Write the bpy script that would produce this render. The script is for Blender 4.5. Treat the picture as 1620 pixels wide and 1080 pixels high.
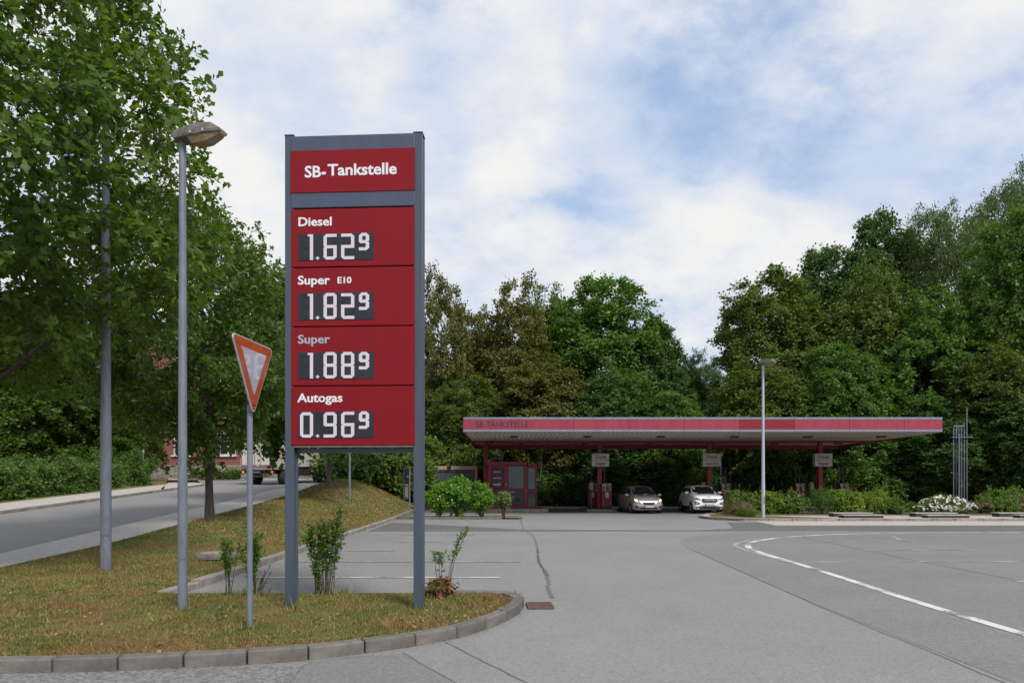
import bpy, bmesh, math, random
import numpy as np
from mathutils import Vector, Matrix

sc = bpy.context.scene
for o in list(bpy.data.objects):
    bpy.data.objects.remove(o)
COL = sc.collection

# ------------------------------------------------------------------ camera
EYE = 1.6
cam = bpy.data.cameras.new('camera')
cam.sensor_width = 36.0
cam.lens = 24.0
cam.shift_y = 228.0 / 1620.0
cam.clip_start = 0.1
cam.clip_end = 3000
cam_o = bpy.data.objects.new('camera', cam)
cam_o.location = (0, 0, EYE)
cam_o.rotation_euler = (math.radians(90), 0, 0)
COL.objects.link(cam_o)
sc.camera = cam_o

# ------------------------------------------------------------------ sun and sky
SUN_DIR = Vector((0.36, -0.58, 0.73)).normalized()      # towards the sun
sun = bpy.data.lights.new('sun', 'SUN')
sun.energy = 2.4
sun.angle = math.radians(16)
sun.color = (1.0, 0.95, 0.88)
sun_o = bpy.data.objects.new('sun', sun)
sun_o.rotation_euler = (-SUN_DIR).to_track_quat('-Z', 'Y').to_euler()
COL.objects.link(sun_o)

SKY_STRENGTH = 0.1
world = bpy.data.worlds.new('World')
sc.world = world
world.use_nodes = True


def build_sky():
    nt = world.node_tree
    nt.nodes.clear()
    N, L = nt.nodes.new, nt.links.new
    out = N('ShaderNodeOutputWorld')
    bg = N('ShaderNodeBackground')
    bg.inputs['Strength'].default_value = SKY_STRENGTH
    L(bg.outputs[0], out.inputs[0])
    sky = N('ShaderNodeTexSky')
    sky.sky_type = 'NISHITA'
    sky.sun_disc = False
    sky.sun_elevation = math.asin(SUN_DIR.z)
    sky.sun_rotation = math.atan2(SUN_DIR.x, SUN_DIR.y)
    sky.air_density = 1.0
    sky.dust_density = 1.2
    tc = N('ShaderNodeTexCoord')
    sep = N('ShaderNodeSeparateXYZ')
    L(tc.outputs['Generated'], sep.inputs[0])

    def M(op, a, b=None, clamp=False):
        n = N('ShaderNodeMath')
        n.operation = op
        n.use_clamp = clamp
        for i, v in enumerate((a, b)):
            if v is None:
                continue
            if isinstance(v, (int, float)):
                n.inputs[i].default_value = v
            else:
                L(v, n.inputs[i])
        return n.outputs[0]
    zz = M('ADD', M('MAXIMUM', sep.outputs[2], 0.0), 0.42)
    comb = N('ShaderNodeCombineXYZ')
    L(M('DIVIDE', sep.outputs[0], zz), comb.inputs[0])
    L(M('DIVIDE', sep.outputs[1], zz), comb.inputs[1])
    comb.inputs[2].default_value = 3.7

    def noise(scale, detail, rough, dist, off):
        mp = N('ShaderNodeMapping')
        mp.inputs['Location'].default_value = off
        mp.inputs['Scale'].default_value = (0.9, 1.1, 1)
        L(comb.outputs[0], mp.inputs[0])
        n = N('ShaderNodeTexNoise')
        n.inputs['Scale'].default_value = scale
        n.inputs['Detail'].default_value = detail
        n.inputs['Roughness'].default_value = rough
        n.inputs['Distortion'].default_value = dist
        L(mp.outputs[0], n.inputs['Vector'])
        return n.outputs[0]
    n1 = noise(2.6, 10, 0.56, 0.08, (0.7, 8.1, 2))
    n2 = noise(3.2, 8, 0.55, 0.1, (7.1, 2.2, 0))
    n3 = noise(8.0, 9, 0.6, 0.12, (3.1, 9.2, 0))
    # the larger breaks in the cloud deck, at the compass directions where they stand
    holes = None
    for (x, y, r, w) in ((800, 15, .11, .30), (700, 45, .07, .10), (985, 150, .055, .15), (1010, 100, .10, -.10), (1100, 165, .07, .08), (1190, 85, .13, .22), (1300, 40, .12, .07), (1010, 262, .09, .17), (900, 245, .05, .10),
                         (700, 400, .16, .16), (1090, 520, .10, .10), (1250, 300, .06, .08), (400, 200, .14, .10), (560, 30, .12, .07),
                         (520, 150, .24, -.22), (860, 110, .10, -.16), (1110, 290, .12, -.10), (900, 320, .10, -.10), (1330, 190, .10, -.10)):
        d = Vector((x - 810, 1080, 768 - y)).normalized()
        dp = N('ShaderNodeVectorMath')
        dp.operation = 'DOT_PRODUCT'
        nm = N('ShaderNodeVectorMath')
        nm.operation = 'NORMALIZE'
        L(tc.outputs['Generated'], nm.inputs[0])
        L(nm.outputs[0], dp.inputs[0])
        dp.inputs[1].default_value = d
        mr = N('ShaderNodeMapRange')
        mr.interpolation_type = 'SMOOTHERSTEP'
        mr.inputs['From Min'].default_value = math.cos(r * 1.7)
        mr.inputs['From Max'].default_value = 1.0
        mr.inputs['To Min'].default_value = 0.0
        mr.inputs['To Max'].default_value = w
        L(dp.outputs['Value'], mr.inputs[0])
        holes = mr.outputs[0] if holes is None else M('ADD', holes, mr.outputs[0])
    s = M('ADD', n1, M('MULTIPLY', M('SUBTRACT', n3, 0.5), 0.65))
    cov = M('SUBTRACT', s, M('MULTIPLY', holes, 0.66))
    mr = N('ShaderNodeMapRange')
    mr.interpolation_type = 'SMOOTHSTEP'
    mr.inputs['From Min'].default_value = 0.16
    mr.inputs['From Max'].default_value = 0.455
    mr.inputs['To Min'].default_value = 0.30
    mr.inputs['To Max'].default_value = 1.0
    L(cov, mr.inputs[0])
    # bright against thin, bluish cloud
    thick = N('ShaderNodeMapRange')
    thick.interpolation_type = 'SMOOTHSTEP'
    thick.inputs['From Min'].default_value = 0.43
    thick.inputs['From Max'].default_value = 0.70
    L(M('ADD', M('MULTIPLY', n2, 0.6), M('MULTIPLY', cov, 0.5)), thick.inputs[0])
    cc = N('ShaderNodeMix')
    cc.data_type = 'RGBA'
    cc.inputs['A'].default_value = (3.95, 4.6, 5.75, 1)
    cc.inputs['B'].default_value = (6.1, 6.05, 5.95, 1)
    L(thick.outputs[0], cc.inputs['Factor'])
    mix = N('ShaderNodeMix')
    mix.data_type = 'RGBA'
    L(mr.outputs[0], mix.inputs['Factor'])
    sb = N('ShaderNodeVectorMath')
    sb.operation = 'SCALE'
    L(M('ADD', M('MULTIPLY', M('MINIMUM', M('MAXIMUM', sep.outputs[2], 0.0), 0.5), 1.4), 0.85), sb.inputs['Scale'])
    L(sky.outputs[0], sb.inputs[0])
    L(sb.outputs[0], mix.inputs['A'])
    L(cc.outputs['Result'], mix.inputs['B'])
    L(mix.outputs['Result'], bg.inputs['Color'])


build_sky()
sc.view_settings.view_transform = 'Standard'
sc.view_settings.look = 'None'
sc.view_settings.exposure = 0.58
sc.view_settings.gamma = 1.0
sc.view_settings.use_curve_mapping = False
sc.cycles.max_bounces = 8
sc.cycles.transparent_max_bounces = 8


# ------------------------------------------------------------------ helpers
def at(px, py, Y):
    """the point at distance Y that stands at this place of the photograph (used to lay out the plan in metres)"""
    return Vector(((px - 810.0) * Y / 1080.0, Y, EYE - (py - 768.0) * Y / 1080.0))


def sstep(a, b, x):
    t = np.clip((np.asarray(x, float) - a) / (b - a), 0, 1)
    return t * t * (3 - 2 * t)


def H(x, y):
    """height of the land"""
    x = np.asarray(x, float)
    y = np.asarray(y, float)
    ramp = 0.047 * np.clip(y - 10, 0, 35) + 0.035 * np.clip(y - 45, 0, 25)
    wl = 1 - np.clip((x + 8.6) / 3.2, 0, 1)
    left = ramp * wl
    left = left + 0.42 * np.exp(-((x + 10.2) / 1.6) ** 2 - ((y - 42) / 5.5) ** 2)
    bank = 3.6 * sstep(48.2, 64, y) * sstep(-9, -2, x) + 1.2 * sstep(34, 44, y) * sstep(24, 42, x)
    return np.maximum(left, bank)


def h(x, y):
    return float(H(x, y))


def link(o, parent=None):
    COL.objects.link(o)
    if parent is not None:
        o.parent = parent
    return o


def tag(o, label=None, cat=None, group=None, kind=None):
    if label:
        o['label'] = label
    if cat:
        o['category'] = cat
    if group:
        o['group'] = group
    if kind:
        o['kind'] = kind
    return o


def thing(name, label, cat, loc=(0, 0, 0), rz=0.0, group=None):
    o = bpy.data.objects.new(name, None)
    o.empty_display_size = 0.2
    o.location = loc
    o.rotation_euler = (0, 0, rz)
    link(o)
    return tag(o, label, cat, group)


class MB:
    """collects simple shapes, then builds ONE mesh object"""

    def __init__(s):
        s.v, s.f, s.mi, s.sm = [], [], [], []

    def add(s, verts, faces, m=0, smooth=False, M=None):
        b = len(s.v)
        if M is not None:
            verts = [M @ Vector(p) for p in verts]
        s.v += [tuple(p) for p in verts]
        for f in faces:
            s.f.append([b + i for i in f])
            s.mi.append(m)
            s.sm.append(smooth)
        return s

    def box(s, c, d, m=0, M=None, c2=None):
        """box by centre and size"""
        x, y, z = c
        a, b, e = d[0] / 2, d[1] / 2, d[2] / 2
        vs = [(x - a, y - b, z - e), (x + a, y - b, z - e), (x + a, y + b, z - e), (x - a, y + b, z - e),
              (x - a, y - b, z + e), (x + a, y - b, z + e), (x + a, y + b, z + e), (x - a, y + b, z + e)]
        return s.add(vs, [(0, 3, 2, 1), (4, 5, 6, 7), (0, 1, 5, 4), (1, 2, 6, 5), (2, 3, 7, 6), (3, 0, 4, 7)], m, False, M)

    def prism(s, poly, y0, y1, m=0, M=None, smooth=False):
        """polygon in x,z pushed along y"""
        n = len(poly)
        vs = [(p[0], y0, p[1]) for p in poly] + [(p[0], y1, p[1]) for p in poly]
        fs = [tuple(range(n)), tuple(range(2 * n - 1, n - 1, -1))]
        fs += [(i, i + n, (i + 1) % n + n, (i + 1) % n) for i in range(n)]
        return s.add(vs, fs, m, smooth, M)

    def tube(s, pts, r, n=8, m=0, cap=True, smooth=True, M=None):
        pts = [Vector(p) for p in pts]
        rs = r if isinstance(r, (list, tuple)) else [r] * len(pts)
        vs, fs = [], []
        for i, p in enumerate(pts):
            d = (pts[min(i + 1, len(pts) - 1)] - pts[max(i - 1, 0)])
            if d.length < 1e-9:
                d = Vector((0, 0, 1))
            d.normalize()
            u = d.cross(Vector((0, 1, 0)) if abs(d.y) < 0.9 else Vector((1, 0, 0))).normalized()
            w = d.cross(u)
            for k in range(n):
                a = 2 * math.pi * k / n
                vs.append(p + (u * math.cos(a) + w * math.sin(a)) * rs[i])
        for i in range(len(pts) - 1):
            for k in range(n):
                k2 = (k + 1) % n
                fs.append((i * n + k, i * n + k2, (i + 1) * n + k2, (i + 1) * n + k))
        s.add(vs, fs, m, smooth, M)
        if cap:
            ends = s.v[-len(vs):]
            ends = ends[:n] + ends[-n:]
            b = len(s.v)
            s.v += ends          # own vertices, so that the ends do not bend the shading of the sides
            s.f.append([b + k for k in range(n)][::-1]); s.mi.append(m); s.sm.append(False)
            s.f.append([b + n + k for k in range(n)]); s.mi.append(m); s.sm.append(False)
        return s

    def lathe(s, prof, n=24, axis='z', m=0, M=None, smooth=True):
        """prof: list of (radius, height)"""
        vs, fs = [], []
        for (r, z) in prof:
            for k in range(n):
                a = 2 * math.pi * k / n
                p = (r * math.cos(a), r * math.sin(a), z)
                if axis == 'x':
                    p = (p[2], p[0], p[1])
                vs.append(p)
        for i in range(len(prof) - 1):
            for k in range(n):
                k2 = (k + 1) % n
                fs.append((i * n + k, i * n + k2, (i + 1) * n + k2, (i + 1) * n + k))
        return s.add(vs, fs, m, smooth, M)

    def loft(s, rings, m=0, smooth=True, caps=True, closed=True, M=None):
        n = len(rings[0])
        vs = [p for r in rings for p in r]
        fs = []
        for i in range(len(rings) - 1):
            for k in range(n if closed else n - 1):
                k2 = (k + 1) % n
                fs.append((i * n + k, i * n + k2, (i + 1) * n + k2, (i + 1) * n + k))
        if caps:
            fs.append(tuple(range(n))[::-1])
            e = (len(rings) - 1) * n
            fs.append(tuple(e + k for k in range(n)))
        return s.add(vs, fs, m, smooth, M)

    def mesh(s, name, mats, bevel=0.0, seg=2):
        me = bpy.data.meshes.new(name)
        me.from_pydata(s.v, [], s.f)
        for m in (mats if isinstance(mats, (list, tuple)) else [mats]):
            me.materials.append(m)
        me.polygons.foreach_set('material_index', s.mi)
        me.polygons.foreach_set('use_smooth', s.sm)
        bm = bmesh.new()
        bm.from_mesh(me)
        bmesh.ops.recalc_face_normals(bm, faces=bm.faces)
        if bevel > 0:
            es = [e for e in bm.edges if len(e.link_faces) == 2 and e.calc_face_angle(0) > 0.6]
            bmesh.ops.bevel(bm, geom=es, offset=bevel, segments=seg, profile=0.5, affect='EDGES', clamp_overlap=True)
        bm.to_mesh(me)
        bm.free()
        return me

    def build(s, name, mats, parent=None, bevel=0.0, seg=2, loc=None, rot=None):
        o = bpy.data.objects.new(name, s.mesh(name, mats, bevel, seg))
        if loc is not None:
            o.location = loc
        if rot is not None:
            o.rotation_euler = rot
        return link(o, parent)


def mesh_np(name, verts, k, mats, mi=None, smooth=False):
    """mesh of many k-gons from an array (n*k, 3)"""
    nv = len(verts)
    nf = nv // k
    me = bpy.data.meshes.new(name)
    me.vertices.add(nv)
    me.vertices.foreach_set('co', np.ascontiguousarray(verts, dtype=np.float32).ravel())
    me.loops.add(nv)
    me.loops.foreach_set('vertex_index', np.arange(nv, dtype=np.int32))
    me.polygons.add(nf)
    me.polygons.foreach_set('loop_start', np.arange(0, nv, k, dtype=np.int32))
    me.polygons.foreach_set('loop_total', np.full(nf, k, dtype=np.int32))
    for m in (mats if isinstance(mats, (list, tuple)) else [mats]):
        me.materials.append(m)
    if mi is not None:
        me.polygons.foreach_set('material_index', np.asarray(mi, dtype=np.int32))
    if smooth:
        me.polygons.foreach_set('use_smooth', np.ones(nf, dtype=bool))
    me.update(calc_edges=True)
    return me


def put(name, me, parent=None, loc=(0, 0, 0), rz=0.0, scale=None):
    o = bpy.data.objects.new(name, me)
    o.location = loc
    o.rotation_euler = (0, 0, rz)
    if scale is not None:
        o.scale = scale if isinstance(scale, (tuple, list)) else (scale,) * 3
    return link(o, parent)


def copy_tree(o, parent=None):
    kids = list(o.children)
    c = o.copy()
    COL.objects.link(c)
    if parent is not None:
        c.parent = parent
    for ch in kids:
        copy_tree(ch, c)
    return c


def text(name, s, size, m, parent, loc, rot=(math.radians(90), 0, 0), bold=0.0, align='LEFT', ext=0.003, sx=1.0):
    """raised lettering, turned into a mesh"""
    cu = bpy.data.curves.new(name, 'FONT')
    cu.body = s
    cu.size = size
    cu.offset = bold * size
    cu.extrude = ext
    cu.align_x = align
    cu.resolution_u = 3
    t = bpy.data.objects.new(name, cu)
    COL.objects.link(t)
    bpy.context.view_layer.update()
    dg = bpy.context.evaluated_depsgraph_get()
    me = bpy.data.meshes.new_from_object(t.evaluated_get(dg))
    bpy.data.objects.remove(t)
    me.materials.clear()
    me.materials.append(m)
    o = bpy.data.objects.new(name, me)
    o.location = loc
    o.rotation_euler = rot
    o.scale = (sx, 1, 1)
    return link(o, parent)


# ------------------------------------------------------------------ materials
def nodes(name):
    m = bpy.data.materials.new(name)
    m.use_nodes = True
    nt = m.node_tree
    b = nt.nodes['Principled BSDF']
    return m, nt, b


def rgb(c):
    return (c[0], c[1], c[2], 1.0)


def pmat(name, c1, c2=None, scale=6.0, rough=0.6, metal=0.0, bump=0.0, bscale=60.0, lo=0.35, hi=0.65, detail=5, spec=0.4, coat=0.0, streak=None, coord='Object', vary=0.0):
    """painted, cast or rolled surface: colour between c1 and c2 by noise, fine relief"""
    m, nt, b = nodes(name)
    N, L = nt.nodes.new, nt.links.new
    b.inputs['Roughness'].default_value = rough
    b.inputs['Metallic'].default_value = metal
    b.inputs['Specular IOR Level'].default_value = spec
    b.inputs['Coat Weight'].default_value = coat
    if c2 is None:
        c2 = tuple(x * 0.86 for x in c1)
    tc = N('ShaderNodeTexCoord')
    mp = N('ShaderNodeMapping')
    if streak:
        mp.inputs['Scale'].default_value = streak
    L(tc.outputs[coord], mp.inputs[0])
    n = N('ShaderNodeTexNoise')
    n.inputs['Scale'].default_value = scale
    n.inputs['Detail'].default_value = detail
    n.inputs['Roughness'].default_value = 0.6
    L(mp.outputs[0], n.inputs['Vector'])
    mr = N('ShaderNodeMapRange')
    mr.inputs['From Min'].default_value = lo
    mr.inputs['From Max'].default_value = hi
    L(n.outputs[0], mr.inputs[0])
    mx = N('ShaderNodeMix')
    mx.data_type = 'RGBA'
    mx.inputs['A'].default_value = rgb(c1)
    mx.inputs['B'].default_value = rgb(c2)
    L(mr.outputs[0], mx.inputs['Factor'])
    if vary > 0:          # piece by piece
        oi = N('ShaderNodeObjectInfo')
        vr = N('ShaderNodeMapRange')
        vr.inputs['To Min'].default_value = 1 - vary
        vr.inputs['To Max'].default_value = 1 + vary
        L(oi.outputs['Random'], vr.inputs[0])
        vs_ = N('ShaderNodeVectorMath')
        vs_.operation = 'SCALE'
        L(mx.outputs['Result'], vs_.inputs[0])
        L(vr.outputs[0], vs_.inputs['Scale'])
        L(vs_.outputs[0], b.inputs['Base Color'])
    else:
        L(mx.outputs['Result'], b.inputs['Base Color'])
    if bump > 0:
        n2 = N('ShaderNodeTexNoise')
        n2.inputs['Scale'].default_value = bscale
        n2.inputs['Detail'].default_value = 4
        L(tc.outputs[coord], n2.inputs['Vector'])
        bp = N('ShaderNodeBump')
        bp.inputs['Strength'].default_value = bump
        bp.inputs['Distance'].default_value = 0.01
        L(n2.outputs[0], bp.inputs['Height'])
        L(bp.outputs[0], b.inputs['Normal'])
    return m


def emat(name, c, strength, base=(0.5, 0.5, 0.5)):
    m, nt, b = nodes(name)
    b.inputs['Base Color'].default_value = rgb(base)
    b.inputs['Emission Color'].default_value = rgb(c)
    b.inputs['Emission Strength'].default_value = strength
    return m


def glassmat(name, c=(0.02, 0.025, 0.03), rough=0.04):
    """dark pane: what is behind it is unlit, so the pane shows the reflected sky"""
    m, nt, b = nodes(name)
    b.inputs['Base Color'].default_value = rgb(c)
    b.inputs['Roughness'].default_value = rough
    b.inputs['Specular IOR Level'].default_value = 0.7
    return m


def leafmat(name, cols, trans=0.35, rough=0.5, hue_noise=0.5):
    """leaf: colour differs from leaf to leaf and from bough to bough"""
    m, nt, b = nodes(name)
    N, L = nt.nodes.new, nt.links.new
    geo = N('ShaderNodeNewGeometry')
    oi = N('ShaderNodeObjectInfo')
    tc = N('ShaderNodeTexCoord')
    ns = N('ShaderNodeTexNoise')
    ns.inputs['Scale'].default_value = hue_noise
    ns.inputs['Detail'].default_value = 3
    L(tc.outputs['Object'], ns.inputs['Vector'])
    a = N('ShaderNodeMath'); a.operation = 'MULTIPLY_ADD'
    a.inputs[1].default_value = 0.55
    L(geo.outputs['Random Per Island'], a.inputs[0])
    b2 = N('ShaderNodeMath'); b2.operation = 'MULTIPLY_ADD'
    b2.inputs[1].default_value = 1.5
    b2.inputs[2].default_value = -0.55
    L(ns.outputs[0], b2.inputs[0])
    L(b2.outputs[0], a.inputs[2])
    cr = N('ShaderNodeValToRGB')
    el = cr.color_ramp.elements
    el[0].position, el[0].color = 0.0, rgb(cols[0])
    el[1].position, el[1].color = 1.0, rgb(cols[-1])
    for i, c in enumerate(cols[1:-1]):
        e = el.new((i + 1) / (len(cols) - 1))
        e.color = rgb(c)
    L(a.outputs[0], cr.inputs[0])
    L(cr.outputs[0], b.inputs['Base Color'])
    b.inputs['Roughness'].default_value = rough
    b.inputs['Specular IOR Level'].default_value = 0.35
    tr = N('ShaderNodeBsdfTranslucent')
    hs = N('ShaderNodeMix'); hs.data_type = 'RGBA'; hs.blend_type = 'MULTIPLY'
    hs.inputs['Factor'].default_value = 1.0
    hs.inputs['B'].default_value = (1.5, 1.5, 0.6, 1)
    L(cr.outputs[0], hs.inputs['A'])
    L(hs.outputs['Result'], tr.inputs['Color'])
    mx = N('ShaderNodeMixShader')
    mx.inputs[0].default_value = trans
    L(b.outputs[0], mx.inputs[1])
    L(tr.outputs[0], mx.inputs[2])
    L(mx.outputs[0], nt.nodes['Material Output'].inputs['Surface'])
    return m


def asphalt(name, base, grain=0.5, gscale=90.0, stain=0.25, warm=0.0, stretch=(1, 1, 1), chip=0.5):
    m, nt, b = nodes(name)
    N, L = nt.nodes.new, nt.links.new
    tc = N('ShaderNodeTexCoord')

    def noise(scale, detail, rough=0.6, vec=None):
        n = N('ShaderNodeTexNoise')
        n.inputs['Scale'].default_value = scale
        n.inputs['Detail'].default_value = detail
        n.inputs['Roughness'].default_value = rough
        L(vec or tc.outputs['Object'], n.inputs['Vector'])
        return n.outputs[0]

    def mul(a, k, c):
        n = N('ShaderNodeMath'); n.operation = 'MULTIPLY_ADD'
        L(a, n.inputs[0]); n.inputs[1].default_value = k; n.inputs[2].default_value = c
        return n.outputs[0]

    def add(a, c):
        n = N('ShaderNodeMath'); n.operation = 'ADD'
        L(a, n.inputs[0]); L(c, n.inputs[1])
        return n.outputs[0]
    mp = N('ShaderNodeMapping')
    mp.inputs['Scale'].default_value = stretch
    L(tc.outputs['Object'], mp.inputs[0])
    big = noise(0.22, 5, 0.6, mp.outputs[0])
    mid = noise(1.7, 6, 0.65, mp.outputs[0])
    fine = noise(gscale, 2, 0.7)
    vo = N('ShaderNodeTexVoronoi')
    vo.inputs['Scale'].default_value = gscale * 0.8
    L(tc.outputs['Object'], vo.inputs['Vector'])
    sepv = N('ShaderNodeSeparateColor')
    L(vo.outputs['Color'], sepv.inputs[0])
    v = mul(big, stain * 2.0, 1 - stain)
    v = add(v, mul(mid, stain * 1.2, -stain * 0.6))
    v = add(v, mul(fine, grain * 1.2, -grain * 0.6))
    v = add(v, mul(sepv.outputs[0], chip * grain * 1.3, -chip * grain * 0.65))
    blot = noise(1.1, 7, 0.7)
    bm_ = N('ShaderNodeMapRange')
    bm_.inputs['From Min'].default_value = 0.60
    bm_.inputs['From Max'].default_value = 0.74
    bm_.inputs['To Min'].default_value = 0.0
    bm_.inputs['To Max'].default_value = -0.22
    L(blot, bm_.inputs[0])
    v = add(v, bm_.outputs[0])
    hue = noise(0.6, 3)
    ca = N('ShaderNodeMix'); ca.data_type = 'RGBA'
    ca.inputs['A'].default_value = rgb((base * (1.035 + warm), base * 1.0, base * (0.975 - warm)))
    ca.inputs['B'].default_value = rgb((base * 1.0, base * 1.0, base * .99))
    L(hue, ca.inputs['Factor'])
    vm = N('ShaderNodeVectorMath'); vm.operation = 'SCALE'
    L(ca.outputs['Result'], vm.inputs[0])
    L(v, vm.inputs['Scale'])
    L(vm.outputs[0], b.inputs['Base Color'])
    b.inputs['Roughness'].default_value = 0.72
    b.inputs['Specular IOR Level'].default_value = 0.4
    bp = N('ShaderNodeBump')
    bp.inputs['Strength'].default_value = 0.5
    bp.inputs['Distance'].default_value = 0.008
    L(add(fine, sepv.outputs[0]), bp.inputs['Height'])
    L(bp.outputs[0], b.inputs['Normal'])
    return m


def turf(name, mult=1.0, blades=False):
    """dry summer lawn: moss green, straw and rust red in drifts; ground and blades take the same drifts"""
    m, nt, b = nodes(name)
    N, L = nt.nodes.new, nt.links.new
    geo = N('ShaderNodeNewGeometry')

    def noise(scale, detail, off=0.0):
        mp = N('ShaderNodeMapping')
        mp.inputs['Location'].default_value = (off, off * 0.7, 0)
        L(geo.outputs['Position'], mp.inputs[0])
        n = N('ShaderNodeTexNoise')
        n.inputs['Scale'].default_value = scale
        n.inputs['Detail'].default_value = detail
        n.inputs['Roughness'].default_value = 0.68
        L(mp.outputs[0], n.inputs['Vector'])
        return n.outputs[0]

    def mr(v, a, c):
        n = N('ShaderNodeMapRange')
        n.inputs['From Min'].default_value = a
        n.inputs['From Max'].default_value = c
        L(v, n.inputs[0])
        return n.outputs[0]

    def mix(f, A, B):
        n = N('ShaderNodeMix'); n.data_type = 'RGBA'
        L(f, n.inputs['Factor'])
        for k, v in (('A', A), ('B', B)):
            if isinstance(v, tuple):
                n.inputs[k].default_value = rgb(tuple(x * mult for x in v))
            else:
                L(v, n.inputs[k])
        return n.outputs['Result']
    big = noise(1.3, 5)
    med = noise(5.0, 5, 4.0)
    rust = noise(0.9, 6, 11.0)
    c = mix(mr(big, 0.36, 0.62), (0.085, 0.122, 0.026), (0.195, 0.162, 0.058))
    c = mix(mr(rust, 0.47, 0.66), c, (0.185, 0.105, 0.046))
    c = mix(mr(med, 0.55, 0.72), c, (0.065, 0.10, 0.02))
    if blades:
        rp = N('ShaderNodeMapRange')
        rp.inputs['From Min'].default_value = 0.72
        rp.inputs['From Max'].default_value = 1.0
        L(geo.outputs['Random Per Island'], rp.inputs[0])
        c = mix(rp.outputs[0], c, (0.30, 0.22, 0.10))
        rp2 = N('ShaderNodeMapRange')
        rp2.inputs['From Min'].default_value = 0.0
        rp2.inputs['From Max'].default_value = 1.0
        rp2.inputs['To Min'].default_value = 0.6
        rp2.inputs['To Max'].default_value = 1.35
        L(geo.outputs['Random Per Island'], rp2.inputs[0])
        vm = N('ShaderNodeVectorMath'); vm.operation = 'SCALE'
        L(c, vm.inputs[0]); L(rp2.outputs[0], vm.inputs['Scale'])
        c = vm.outputs[0]
    else:
        fine = noise(45.0, 4, 2.0)
        f2 = N('ShaderNodeMapRange')
        f2.inputs['From Min'].default_value = 0.3
        f2.inputs['From Max'].default_value = 0.7
        f2.inputs['To Min'].default_value = 0.55
        f2.inputs['To Max'].default_value = 1.3
        L(fine, f2.inputs[0])
        vm = N('ShaderNodeVectorMath'); vm.operation = 'SCALE'
        L(c, vm.inputs[0]); L(f2.outputs[0], vm.inputs['Scale'])
        c = vm.outputs[0]
        bp = N('ShaderNodeBump')
        bp.inputs['Strength'].default_value = 0.8
        bp.inputs['Distance'].default_value = 0.03
        L(fine, bp.inputs['Height'])
        L(bp.outputs[0], b.inputs['Normal'])
    L(c, b.inputs['Base Color'])
    b.inputs['Roughness'].default_value = 0.85
    b.inputs['Specular IOR Level'].default_value = 0.15
    return m


def paintmat(name, base=0.62, wear=0.45, under=0.15):
    """road paint, worn through to the asphalt"""
    m, nt, b = nodes(name)
    N, L = nt.nodes.new, nt.links.new
    tc = N('ShaderNodeTexCoord')
    a = N('ShaderNodeTexNoise'); a.inputs['Scale'].default_value = 28; a.inputs['Detail'].default_value = 5; a.inputs['Roughness'].default_value = 0.7
    c = N('ShaderNodeTexNoise'); c.inputs['Scale'].default_value = 1.6; c.inputs['Detail'].default_value = 3
    L(tc.outputs['Object'], a.inputs['Vector']); L(tc.outputs['Object'], c.inputs['Vector'])
    s = N('ShaderNodeMath'); s.operation = 'MULTIPLY_ADD'; s.inputs[1].default_value = 1.1
    L(c.outputs[0], s.inputs[0]); L(a.outputs[0], s.inputs[2])
    r = N('ShaderNodeMapRange')
    r.inputs['From Min'].default_value = 1.12 - wear * 0.45
    r.inputs['From Max'].default_value = 1.22 - wear * 0.45
    L(s.outputs[0], r.inputs[0])
    mx = N('ShaderNodeMix'); mx.data_type = 'RGBA'
    mx.inputs['A'].default_value = rgb((base, base * 0.97, base * 0.93))
    mx.inputs['B'].default_value = rgb((under, under, under))
    L(r.outputs[0], mx.inputs['Factor'])
    L(mx.outputs['Result'], b.inputs['Base Color'])
    b.inputs['Roughness'].default_value = 0.7
    return m


M_LOT = asphalt('asphalt_lot', 0.212, grain=0.45, gscale=60, stain=0.20)
M_COARSE = asphalt('asphalt_coarse', 0.18, grain=1.0, gscale=42, stain=0.14)
M_PATCH = asphalt('asphalt_patch', 0.175, grain=0.45, gscale=55, stain=0.15)
M_DARK = asphalt('asphalt_dark', 0.115, grain=0.5, gscale=70, stain=0.15)
M_BAY = asphalt('asphalt_bays', 0.178, grain=0.5, gscale=55, stain=0.2, stretch=(.5, 1.4, 1))
M_ROAD = asphalt('asphalt_road', 0.20, grain=0.35, gscale=60, stain=0.18, stretch=(1.5, .5, 1))
M_TAR = pmat('tar', (0.10, 0.098, 0.095), (0.165, 0.16, 0.155), scale=5, rough=0.8)
M_MOSS = pmat('joint_moss', (0.115, 0.125, 0.04), (0.07, 0.065, 0.045), scale=3.5, rough=0.9, lo=0.42, hi=0.58)
M_PAVE = pmat('paving_concrete', (0.46, 0.43, 0.405), (0.36, 0.335, 0.315), scale=9, rough=0.85, bump=0.3)
M_PAVE2 = pmat('paving_light', (0.42, 0.385, 0.35), (0.34, 0.315, 0.29), scale=3, rough=0.85)
M_KERB = pmat('kerb_concrete', (0.175, 0.158, 0.142), (0.10, 0.09, 0.082), scale=7, rough=0.85, bump=0.5, bscale=90, lo=0.3, hi=0.7, vary=.2)
M_KERBL = pmat('kerb_concrete_pale', (0.30, 0.27, 0.24), (0.19, 0.17, 0.155), scale=5, rough=0.85, bump=0.4, vary=.15)
M_SOIL = pmat('bare_soil', (0.13, 0.095, 0.06), (0.07, 0.05, 0.035), scale=5, rough=0.95, bump=0.7, bscale=25)
M_LITTER = pmat('leaf_litter', (0.135, 0.095, 0.066), (0.06, 0.043, 0.03), scale=2.2, rough=0.95, bump=0.8, bscale=18)
M_TURF = turf('dry_turf')
M_BLADE = turf('grass_blade', 1.12, True)
M_PAINT = paintmat('road_paint', 0.58, 0.13, .18)
M_PAINT2 = paintmat('road_paint_worn', 0.44, 0.33, .19)
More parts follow.
